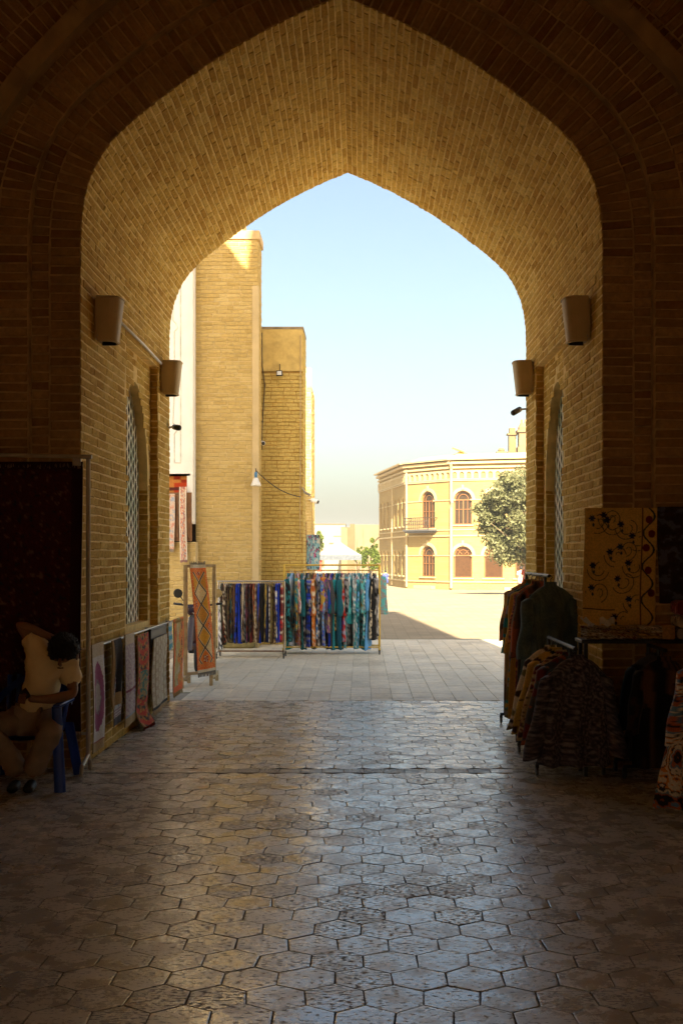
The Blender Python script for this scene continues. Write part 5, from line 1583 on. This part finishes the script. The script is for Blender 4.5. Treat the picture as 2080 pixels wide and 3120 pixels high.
def arch_out(uc, w, zb, zs, kind='round', n=10, rise=None):
    h = w / 2; rise = rise or h
    if kind == 'flat': return [(uc - h, zb), (uc - h, zs), (uc + h, zs), (uc + h, zb)]
    L = [(uc - h, zb)]
    for k in range(n + 1):
        a = PI * k / n
        x = -math.cos(a) * h
        z = math.sin(a) ** (1.0 if kind == 'round' else 1.5) * rise
        L.append((uc + x, zs + z))
    return L + [(uc + h, zb)]
def facade(p0, p1, z0, z1, wins, frieze=(8.35, 9.1), pitch=0.62):
    p0, p1 = Vector((*p0, 0)), Vector((*p1, 0))
    U = (p1 - p0).normalized(); Ln = (p1 - p0).length; N = Vector((U.y, -U.x, 0))
    at = lambda u, z, d=0.0: p0 + U * u + Vector((0, 0, z)) + N * d
    holes = [arch_out(*w[:4], w[4]) for w in wins]
    m = MB(); m.poly([[(0, z0), (Ln, z0), (Ln, z1), (0, z1)]] + holes, lambda a, b: at(a, b))
    for h in holes:
        for a, b in zip(h, h[1:] + h[:1]): m.add([at(*a), at(*b), at(*b, -0.28), at(*a, -0.28)], [(0, 1, 2, 3)])
    bp(m, 'wall', YBR.m)
    for w, h in zip(wins, holes):
        uc, ww, zb, zs, kd, style = w
        m = MB()
        ins = [(uc + (a - uc) * 0.86, zb + 0.09 + (b - zb) * (1 - 0.14 / max(0.5, zs - zb))) for a, b in h]
        for d0 in (-0.16,):
            for a, b, c, d in zip(h, h[1:] + h[:1], ins, ins[1:] + ins[:1]):
                m.add([at(*a, d0), at(*b, d0), at(*d, d0), at(*c, d0)], [(0, 1, 2, 3)])
                m.add([at(*c, d0), at(*d, d0), at(*d, d0 - 0.06), at(*c, d0 - 0.06)], [(0, 1, 2, 3)])
        def bar(u, z, su, sz):
            M = Matrix((( U.x, N.x, 0), (U.y, N.y, 0), (0, 0, 1)))
            m.box(at(u, z, -0.17), (su, 0.06, sz), M=M)
        if style != 'slit':
            bar(uc, zs, ww * 0.95, 0.10)
            if style in ('casement', 'door'):
                bar(uc, (zb + zs) / 2, 0.10, zs - zb)
                bar(uc, zb + (zs - zb) * 0.62, ww * 0.9, 0.06)
                for s in (-1, 1): bar(uc + s * ww * 0.24, (zb + zs) / 2, 0.05, zs - zb)
            if kd == 'round':
                rr_ = ww * 0.27
                pts = [at(uc - rr_ * math.cos(PI * k / 8), zs + 0.05 + rr_ * math.sin(PI * k / 8), -0.17) for k in range(9)]
                m.tube(pts, 0.035, 6)
                if style == 'boarded':
                    for s in (-0.35, 0.35): m.tube([at(uc + s * 0.3, zs + 0.1, -0.17), at(uc + s * ww, zs + ww * 0.36, -0.17)], 0.035, 6)
        wo = bp(m, 'window', OWOOD)
        m = MB(); m.poly([h], lambda a, b: at(a, b, -0.22)); bp(m, 'pane', PANE if style != 'boarded' else SHUT, wo)
        # hood and sill
        if kd == 'round':
            m = MB()
            hw = ww / 2
            for k in range(12):
                a0, a1 = PI * k / 12, PI * (k + 1) / 12
                r0, r1 = hw + 0.02, hw + 0.30
                q = [at(uc - r * math.cos(a), zs + r * math.sin(a), 0.05) for r, a in ((r0, a0), (r1, a0), (r1, a1), (r0, a1))]
                q2 = [at(uc - r * math.cos(a), zs + r * math.sin(a), 0.0) for r, a in ((r1, a0), (r1, a1))]
                m.add(q + q2, [(0, 1, 2, 3), (1, 4, 5, 2)])
            M = Matrix(((U.x, N.x, 0), (U.y, N.y, 0), (0, 0, 1)))
            m.box(at(uc, zs + hw + 0.30, 0.06), (0.22, 0.12, 0.42), M=M)
            bp(m, 'hood', TRIM, wo)
        m = MB(); M = Matrix(((U.x, N.x, 0), (U.y, N.y, 0), (0, 0, 1)))
        m.box(at(uc, zb - 0.06, 0.06), (ww + 0.3, 0.14, 0.12), M=M); bp(m, 'sill', TRIM, wo)
    # horizontal mouldings
    M = Matrix(((U.x, N.x, 0), (U.y, N.y, 0), (0, 0, 1)))
    for (zc, hh, dp) in ((-0.55, 0.12, 0.10), (1.72, 0.10, 0.05), (3.45, 0.14, 0.10), (3.95, 0.10, 0.07), (6.55, 0.10, 0.06), (frieze[0] - 0.12, 0.10, 0.10), (9.35, 0.16, 0.18), (9.75, 0.22, 0.34), (10.05, 0.14, 0.55)):
        segs = [(0.0, Ln)]
        for w in wins:
            if w[2] < zc < w[3] + w[1] / 2:
                k = w[1] / 2 + (0.0 if zc < w[3] else -0.2) + 0.05
                segs = [q for (a, b) in segs for q in ((a, min(b, w[0] - k)), (max(a, w[0] + k), b)) if q[1] - q[0] > 0.05]
        for a, b in segs:
            m = MB(); m.box(at((a + b) / 2, zc, dp / 2), (b - a, dp, hh), M=M)
            bp(m, 'string_course', TRIM)
    # corbel arcade under the cornice
    m = MB(); k = max(2, int(Ln / pitch)); ph_ = Ln / k
    hs = [arch_out(ph_ * (i + 0.5), ph_ * 0.62, frieze[0] + 0.05, frieze[0] + 0.42, 'round', 8) for i in range(k)]
    m.poly([[(0.01, frieze[0] - 0.05), (Ln - 0.01, frieze[0] - 0.05), (Ln - 0.01, frieze[1]), (0.01, frieze[1])]] + hs, lambda a, b: at(a, b, 0.12))
    for h in hs:
        for a, b in zip(h, h[1:] + h[:1]): m.add([at(*a, 0.12), at(*b, 0.12), at(*b, 0.004), at(*a, 0.004)], [(0, 1, 2, 3)])
    bp(m, 'arcade', TRIM)
    return at
A_, B_, C_, E_ = (1.85, 114.0), (4.0, 100.0), (7.8, 95.5), (24.0, 91.0)
lnc = math.hypot(C_[0] - B_[0], C_[1] - B_[1])
lw = []
lal = math.hypot(B_[0] - A_[0], B_[1] - A_[1])
for k in range(7):
    u = lal * (k + 0.6) / 7.2
    lw.append((u, 0.95, 4.4, 6.55, 'pointed', 'slit')); lw.append((u, 0.95, -0.1, 1.72, 'pointed', 'slit'))
facade(A_, B_, -1.5, 10.0, lw)
facade(B_, C_, -1.5, 10.0, [(lnc * 0.503, 1.72, 4.15, 6.55, 'round', 'door'), (lnc * 0.503, 1.72, -0.15, 1.72, 'round', 'casement')])
rwn = []
for k in range(6):
    u = 1.02 + 2.64 * k
    rwn.append((u, 1.58, 4.4, 6.55, 'round', 'casement')); rwn.append((u, 1.62, -0.2, 1.72, 'round', 'boarded'))
facade(C_, E_, -1.5, 10.0, rwn)
m = MB(); m.add([(A_[0], A_[1], 10.1), (B_[0], B_[1], 10.1), (C_[0], C_[1], 10.1), (E_[0], E_[1], 10.1), (26, 125, 10.1), (2, 125, 10.1)], [(0, 1, 2, 3, 4, 5)])
m.add([(24, 91, -1.5), (26, 125, -1.5), (26, 125, 10.1), (24, 91, 10.1)], [(0, 1, 2, 3)])
m.add([(A_[0], A_[1], 10.1), (3.5, 112, 10.75), (5.4, 102, 10.75), (B_[0], B_[1], 10.1)], [(0, 1, 2, 3)])
m.add([(B_[0], B_[1], 10.1), (5.4, 102, 10.75), (8.6, 98, 10.75), (C_[0], C_[1], 10.1)], [(0, 1, 2, 3)])
m.add([(C_[0], C_[1], 10.1), (8.6, 98, 10.75), (24, 93.6, 10.75), (E_[0], E_[1], 10.1)], [(0, 1, 2, 3)])
roof = bp(m, 'roof', mat_plain('pale_sheet_roof', (0.30, 0.29, 0.26), 0.7, var=0.1, nscale=0.4))
def prop(mb, name, mat): return bp(mb, name, mat, roof)
m = MB(); m.box((13.4, 98, 11.5), (0.62, 0.62, 2.0)); m.box((13.4, 98, 10.7), (0.8, 0.8, 0.5)); m.box((13.4, 98, 12.5), (0.9, 0.9, 0.16)); m.box((13.4, 98, 12.8), (0.5, 0.5, 0.5)); prop(m, 'chimney', mat_plain('chimney_brick', (0.17, 0.11, 0.05), 0.9, var=0.2, nscale=2))
m = MB(); m.box((14.35, 97.5, 11.6), (0.9, 0.9, 2.4)); m.box((14.35, 97.5, 10.9), (1.15, 1.15, 0.8)); m.box((14.35, 97.5, 12.7), (1.25, 1.25, 0.18)); m.lathe([(0.5, 12.8), (0.5, 13.05), (0.3, 13.4)], (14.35, 97.5, 0), 10)
for k in range(4): m.lathe([(0.10, 13.3), (0.08, 13.75)], (14.35 + 0.24 * math.cos(k * PI / 2 + 0.6), 97.5 + 0.24 * math.sin(k * PI / 2 + 0.6), 0), 8)
prop(m, 'chimney', mat_plain('chimney_brick_pale', (0.20, 0.135, 0.07), 0.9, var=0.2, nscale=2))
m = MB(); m.box((12.5, 98.4, 10.75), (0.9, 0.6, 0.5)); m.lathe([(0.25, 11.0), (0.3, 11.15), (0.2, 11.3)], (12.5, 98.4, 0), 10); prop(m, 'chimney', mat_plain('chimney_low', (0.2, 0.14, 0.065), 0.9))
m = MB(); m.add([(8.2, 98, 10.7), (9.6, 97.8, 10.7), (8.9, 98, 11.05), (8.0, 99.5, 10.7)], [(0, 1, 2), (0, 2, 3)]); m.box((8.6, 97.9, 11.1), (1.1, 0.4, 0.08), M=Matrix.Rotation(0.35, 3, 'Y')); prop(m, 'roof_hatch', mat_plain('yellow_tin', (0.38, 0.25, 0.03), 0.6))
# drainpipe
m = MB(); m.tube([(7.78, 95.36, -1.1), (7.78, 95.36, 5.9), (7.85, 95.2, 6.3), (7.78, 95.36, 6.6), (7.78, 95.36, 9.2), (7.7, 95.1, 9.7)], 0.13, 10); bp(m, 'drainpipe', TRIM)
for (x_, y_) in ((5.0, 98.7), (2.9, 106.5)):
    m = MB(); m.tube([(x_ - 0.9 if x_ > 4 else x_ + 0.1, y_ + (1.05 if x_ > 4 else 0), -1.1), (x_ - 0.9 if x_ > 4 else x_ + 0.1, y_ + (1.05 if x_ > 4 else 0), 9.5)], 0.10, 8); bp(m, 'drainpipe', TRIM)
# balcony
Ub = (Vector((*C_, 0)) - Vector((*B_, 0))).normalized(); Nb = Vector((Ub.y, -Ub.x, 0))
Mb = Matrix(((Ub.x, Nb.x, 0), (Ub.y, Nb.y, 0), (0, 0, 1)))
bc = Vector((*B_, 0)) + Ub * (lnc * 0.43) + Nb * 0.55
m = MB(); m.box(bc + Vector((0, 0, 3.95)), (3.3, 1.1, 0.16), M=Mb); m.box(bc + Vector((0, 0, 3.80)), (3.0, 0.9, 0.14), M=Mb)
balc = bp(m, 'balcony', mat_plain('grey_iron', (0.06, 0.06, 0.065), 0.6))
IRON = mat_plain('dark_iron', (0.035, 0.022, 0.014), 0.6)
m = MB()
m.box(bc + Nb * 0.5 + Vector((0, 0, 5.05)), (3.3, 0.06, 0.06), M=Mb); m.box(bc + Nb * 0.5 + Vector((0, 0, 4.15)), (3.3, 0.05, 0.05), M=Mb)
for s in (-1, 1): m.box(bc + Ub * s * 1.62 + Vector((0, 0, 5.05)), (0.06, 1.0, 0.06), M=Mb)
bp(m, 'rail', IRON, balc)
for k in range(14):
    m = MB(); q = bc + Nb * 0.5 + Ub * (-1.6 + 3.2 * k / 13)
    m.tube([q + Vector((0, 0, 4.05)), q + Vector((0, 0, 5.05))], 0.03, 6)
    if k < 13: m.tube([q + Ub * (0.123 + 0.09 * math.cos(a * PI / 5)) + Vector((0, 0, 4.6 + 0.2 * math.sin(a * PI / 5))) for a in range(11)], 0.022, 5)
    bp(m, 'baluster', IRON, balc)
for (ua, zz, ln) in ((0.40, -1.05, 2.2), ):
    m = MB(); m.box(Vector((*B_, 0)) + Ub * 2.8 + Nb * 0.3 + Vector((0, 0, -1.08)), (2.3, 0.5, 0.3), M=Mb); bp(m, 'step', TRIM)
m = MB(); m.box((13.1, 93.6, -1.1), (2.0, 0.5, 0.28)); bp(m, 'step', TRIM)

# farther buildings
def block(name, x0, x1, y0, y1, z1, mat, label, extra=None):
    e = empty(name, ((x0 + x1) / 2, (y0 + y1) / 2, -1.25), label=label, cat='building')
    m = MB(); m.box((0, 0, (z1 + 1.25) / 2), (x1 - x0, y1 - y0, z1 + 1.25)); m.build('wall', mat, e)
    return e
FARW = mat_plain('far_white_plaster', (0.20, 0.187, 0.16), 0.9, var=0.05, nscale=0.3)
FARB = mat_plain('far_brown_brick', (0.125, 0.077, 0.034), 0.9, var=0.15, nscale=0.6)
FARY = mat_plain('far_pale_brick', (0.165, 0.122, 0.065), 0.9, var=0.1, nscale=0.5)
e = block('white_house', -6.6, -2.2, 152, 160, 5.95, FARW, 'distant white flat-roofed house above the tent')
m = MB(); m.tube([(-1.55 + 0.9 * math.cos(PI * k / 10), -4.05, 3.3 + 0.9 * math.sin(PI * k / 10)) for k in range(11)], 0.16, 6); m.build('arch', FARW, e)
m = MB(); m.box((-1.55, -4.02, 2.6), (1.7, 0.04, 2.6)); m.build('doorway', FARB, e)
m = MB(); m.box((0.3, -4.02, 4.6), (0.6, 0.06, 0.14)); m.box((1.2, -4.02, 5.6), (1.2, 0.06, 0.08)); m.box((0, 0, 7.25), (4.5, 8.1, 0.12)); m.build('trim', FARB, e)
e = block('brown_house', -2.55, -0.85, 140, 148, 5.3, FARB, 'distant narrow brown brick house beside the white one')
m = MB(); m.box((0.55, 0, 6.6), (0.6, 4, 0.8)); m.build('parapet', FARB, e)
m = MB(); m.box((-0.45, -4.03, 3.3), (0.75, 0.06, 6.3)); m.build('sunlit_wing', FARY, e)  # thin paler slab on the house front
e = block('portal_building', -1.0, 6.5, 165, 172, 6.3, FARY, 'distant pale brick portal with a tall blind arch')
m = MB(); m.poly([[(-2.4, 0), (-2.4, 7.2), (2.8, 7.2), (2.8, 0)], arch_out(0.4, 2.9, 0.3, 4.3, 'pointed', 12, 1.6)], lambda a, b: (a, -3.9, b))
for a, b in zip(arch_out(0.4, 2.9, 0.3, 4.3, 'pointed', 12, 1.6), arch_out(0.4, 2.9, 0.3, 4.3, 'pointed', 12, 1.6)[1:]): m.add([(a[0], -3.9, a[1]), (b[0], -3.9, b[1]), (b[0], -3.52, b[1]), (a[0], -3.52, a[1])], [(0, 1, 2, 3)])
m.build('portal_front', FARY, e)
m = MB(); m.box((0.4, -3.55, 3.6), (0.5, 0.06, 0.9)); m.build('window', FARB, e)
m = MB(); m.box((-2.9, -3.8, 2.6), (0.9, 0.4, 5.4)); m.build('side_wing', FARY, e)

# tent
TENT = NT('tent_fabric'); TENT.color((0.20, 0.20, 0.195)); TENT.rough(0.8); TENT = TENT.m
tz = ground_z(72)
te = empty('market_tent', (-1.47, 72, tz), label='white peaked market tent in the middle of the plaza', cat='tent')
m = MB(); m.grid(lambda u, v: (1.5 * (1 - v) ** 1.25 * [(-1, -1), (1, -1), (1, 1), (-1, 1)][int(u * 4 + 0.001) % 4][0], 1.5 * (1 - v) ** 1.25 * [(-1, -1), (1, -1), (1, 1), (-1, 1)][int(u * 4 + 0.001) % 4][1], 2.45 + 1.0 * v), 4, 8, closed_u=True); m.build('canopy', TENT, te)
m = MB(); m.grid(lambda u, v: (1.5 * [(-1, -1), (1, -1), (1, 1), (-1, 1)][int(u * 4 + 0.001) % 4][0], 1.5 * [(-1, -1), (1, -1), (1, 1), (-1, 1)][int(u * 4 + 0.001) % 4][1], 2.45 - 0.32 * v), 4, 1, closed_u=True); m.build('valance', mat_plain('tent_valance', (0.075, 0.09, 0.115), 0.8), te)
for sx in (-1.45, 1.45):
    for sy in (-1.45, 1.45):
        m = MB(); m.tube([(sx, sy, 0), (sx, sy, 2.4)], 0.03, 8); m.build('pole', STEEL, te)
m = MB(); m.box((-1.2, -1.3, 1.75), (0.3, 0.05, 0.75)); o = m.build('banner', mat_plain('red_banner', (0.45, 0.04, 0.03), 0.7), None, loc=(-1.47, 72, tz)); tag(o, 'small red banner hanging under the white tent', 'banner')

# embroidered bag-cloth on the lowest tower
def bagc(u, v):
    q = nz(u * 6, v * 8, 2) + 0.6 * nz(u * 18, v * 20)
    return (0.45, 0.10, 0.22) if q > 0.42 else ((0.03, 0.04, 0.05) if q > 0.2 else ((0.55, 0.52, 0.45) if q < -0.35 else (0.22, 0.42, 0.48)))
hanging('flowered_cloth', 'turquoise flowered cloth hung on the tower behind the dresses', 'textile', (-1.32, 26.5, 2.28), (0.75, -0.66, 0), 0.85, 0.42, bagc, 24, 40, CLOTH, 0.01, 0.04, 61)
pst = empty('display_post', (-1.33, 26.52, 0), label='thin post carrying the turquoise flowered cloth', cat='post')
m = MB(); m.tube([(0, 0, 0.02), (0, 0, 2.6)], 0.02, 8); m.build('pole', DWOOD, pst)
m = MB(); m.lathe([(0.2, 0), (0.2, 0.03), (0.03, 0.05)], (0, 0, 0), 14); m.build('base', DWOOD, pst)

# ------------------------------------------------------------------ trees
def mat_leaf(name, a, b):
    t = NT(name)
    f = t.rnd()
    p = t.pos()
    c = t.mix(t.noise(0.8, 3, p), t.ramp(f, [(0.0, a), (1.0, b)]), tuple(x * 0.7 for x in b))
    t.color(c); t.rough(0.6); t.spec(0.3)
    tr = t.n('ShaderNodeBsdfTranslucent'); t.l(c, tr.inputs[0])
    mx = t.n('ShaderNodeMixShader'); mx.inputs[0].default_value = 0.3
    out = next(n for n in t.t.nodes if n.type == 'OUTPUT_MATERIAL')
    t.l(t.bsdf.outputs[0], mx.inputs[1]); t.l(tr.outputs[0], mx.inputs[2]); t.l(mx.outputs[0], out.inputs[0])
    return t.m
LEAFA = mat_leaf('elm_leaf', (0.085, 0.105, 0.035), (0.215, 0.22, 0.115))
LEAFB = mat_leaf('light_leaf', (0.06, 0.11, 0.012), (0.15, 0.20, 0.03))
BARK = mat_plain('bark', (0.12, 0.085, 0.05), 0.9, var=0.3, nscale=6, bump=0.5)
def tree(name, label, base, h, crown_c, rad, n, leaf, mat, seed, clumps=40):
    rr = random.Random(seed)
    e = empty(name, base, label=label, cat='tree')
    cb_ = Vector(crown_c)
    m = MB()
    m.tube([(0, 0, 0), (0.04, 0.03, h * 0.3), (cb_.x * 0.5, cb_.y * 0.5, h * 0.6), (cb_.x, cb_.y, cb_.z + rad[2] * 0.5)], [0.05 * h * 0.5, 0.04 * h * 0.5, 0.03 * h * 0.5, 0.02], 8)
    for k in range(7):
        an = rr.uniform(0, 6.28); z0 = h * rr.uniform(0.35, 0.6)
        t_ = cb_ + Vector((math.cos(an) * rad[0] * 0.75, math.sin(an) * rad[1] * 0.75, rr.uniform(-0.4, 0.6) * rad[2]))
        s_ = Vector((cb_.x * 0.4, cb_.y * 0.4, z0))
        m.tube([s_, s_.lerp(t_, 0.5) + Vector((0, 0, 0.08 * h)), t_], [0.014 * h, 0.009 * h, 0.004 * h], 6)
    m.build('trunk', BARK, e, True)
    m = MB()
    cl = []
    for k in range(clumps):
        while True:
            q = Vector((rr.uniform(-1, 1), rr.uniform(-1, 1), rr.uniform(-1, 1)))
            if 0.25 < q.length < 1: break
        q = q.normalized() * (q.length ** 0.5)
        cl.append((Vector((q.x * rad[0], q.y * rad[1], q.z * rad[2])) * rr.choice((0.7, 0.86, 0.9, 1.0)) + cb_, rr.choice((0.09, 0.13, 0.18, 0.26, 0.34))))
    for k in range(n):
        c, r = cl[rr.randrange(clumps)]
        d = Vector((rr.gauss(0, 1), rr.gauss(0, 1), rr.gauss(0, 1))); d = d.normalized() * (rr.random() ** 0.4)
        p = c + Vector((d.x * rad[0], d.y * rad[1], d.z * rad[2] * 0.8)) * r
        a = Vector((rr.gauss(0, 1), rr.gauss(0, 1), rr.gauss(0, 0.7))).normalized()
        b = a.cross(Vector((rr.gauss(0, 1), rr.gauss(0, 1), rr.gauss(0, 1)))).normalized()
        L = leaf * rr.uniform(0.6, 1.3)
        m.add([p - a * L, p + b * L * 0.5, p + a * L, p - b * L * 0.5], [(0, 1, 2, 3)])
    m.build('crown', mat, e)
    return e
tree('plaza_tree', 'large grey-green leafy tree in front of the yellow building', (8.95, 60, ground_z(60)), 4.6, (0.0, 0, 4.35), (3.0, 2.8, 2.65), 34000, 0.11, LEAFA, 5, 120)
tree('plaza_tree', 'bright green tree peeping out behind the lowest tower', (-4.35, 88, ground_z(88)), 4.2, (0, 0, 4.3), (1.15, 1.1, 1.75), 4200, 0.12, LEAFB, 6, 26)
tree('plaza_tree', 'bright green bushy tree between the tent and the yellow building', (0.72, 86, ground_z(86)), 2.6, (0, 0, 2.7), (0.85, 0.9, 1.45), 4200, 0.11, LEAFB, 7, 26)
tree('plaza_tree', 'small thin yellowish tree just left of the bushy one', (-0.25, 90, ground_z(90)), 2.6, (0, 0, 2.8), (0.42, 0.4, 1.0), 900, 0.10, LEAFB, 8, 12)

# ------------------------------------------------------------------ passers-by
def walker(loc, rz, label, top, bottom, skinm, hairm, h=1.66, skirt=True):
    e = empty('person', loc, rz, label=label, cat='person')
    s = h / 1.7
    V = [(0, 0, 0.95), (0, 0, 1.15), (0, 0, 1.36), (0, 0, 1.47), (0, -0.01, 1.54), (0, -0.02, 1.62),
         (-0.19, 0, 1.38), (-0.25, 0.02, 1.12), (-0.24, -0.08, 0.90), (0.19, 0, 1.38), (0.26, 0.02, 1.12), (0.25, -0.1, 0.92),
         (-0.09, 0, 0.90), (-0.10, 0.04, 0.5), (-0.10, 0.12, 0.08), (-0.10, 0.0, 0.04), (0.09, 0, 0.90), (0.10, -0.08, 0.5), (0.10, -0.12, 0.08), (0.10, -0.24, 0.04)]
    Ed = [(0, 1), (1, 2), (2, 3), (3, 4), (4, 5), (2, 6), (6, 7), (7, 8), (2, 9), (9, 10), (10, 11), (0, 12), (12, 13), (13, 14), (14, 15), (0, 16), (16, 17), (17, 18), (18, 19)]
    ra = [0.14, 0.12, 0.14, 0.06, 0.08, 0.085, 0.06, 0.042, 0.035, 0.06, 0.042, 0.035, 0.09, 0.06, 0.045, 0.04, 0.09, 0.06, 0.045, 0.04]
    skin_body('body', [tuple(c * s for c in v) for v in V], Ed, [r * s for r in ra], skinm, e, sub=1)
    m = MB(); m.lathe([(0.13, 1.44), (0.21, 1.36), (0.19, 1.1), (0.24, 0.82), (0.28, 0.58)], (0, 0, 0), 14); m.v = [tuple(c * s for c in v) for v in m.v]; m.build('top', top, e, True)
    for q in (-1, 1):
        m = MB(); m.tube([(q * 0.17 * s, 0, 1.39 * s), (q * 0.255 * s, 0.02, 1.14 * s)], [0.085 * s, 0.075 * s], 10); m.build('sleeve', top, e, True)
        m = MB(); m.tube([(q * 0.09 * s, 0, 0.85 * s), (q * 0.10 * s, -0.02, 0.5 * s), (q * 0.10 * s, 0.0, 0.13 * s)], [0.12 * s, 0.10 * s, 0.09 * s], 10); m.build('trouser_leg', bottom, e, True)
    m = MB(); m.lathe([(0.10, 1.55), (0.115, 1.62), (0.10, 1.71), (0.04, 1.75)], (0, 0.02, 0), 14); m.v = [tuple(c * s for c in v) for v in m.v]; m.build('hair', hairm, e, True)
    return e
SK2 = mat_plain('skin_pale', (0.40, 0.22, 0.13), 0.6, var=0.1)
walker((2.12, 96.0, -1.25), 0.4, 'person in a blue tunic walking beside the yellow building', mat_plain('blue_tunic', (0.05, 0.07, 0.28), 0.9), mat_plain('pale_trousers', (0.55, 0.40, 0.36), 0.9), SK2, HAIR)
walker((10.15, 70.0, ground_z(70)), PI, 'person in a pale pink top by the right pier', mat_plain('pink_top', (0.62, 0.48, 0.42), 0.9), mat_plain('beige_trousers', (0.45, 0.36, 0.26), 0.9), SK2, HAIR)
walker((9.35, 62.5, ground_z(62.5)), PI, 'person in red clothing half hidden by the right pier', mat_plain('red_top', (0.45, 0.06, 0.03), 0.9), mat_plain('dark_red_trousers', (0.3, 0.05, 0.03), 0.9), SK2, mat_plain('brown_scarf', (0.16, 0.06, 0.03), 0.9))

# ------------------------------------------------------------------ the dusty air over the plaza
hz = NT('haze')
hz.t.nodes.remove(hz.bsdf)
pv = hz.n('ShaderNodeVolumePrincipled')
pv.inputs['Color'].default_value = (0.86, 0.93, 1.0, 1)
pv.inputs['Density'].default_value = 0.0005
hz.l(pv.outputs[0], next(n for n in hz.t.nodes if n.type == 'OUTPUT_MATERIAL').inputs['Volume'])
m = MB(); m.box((0, 1080, 9.85), (1900, 2320, 24.3))
o = m.build('haze', hz.m); o['kind'] = 'stuff'
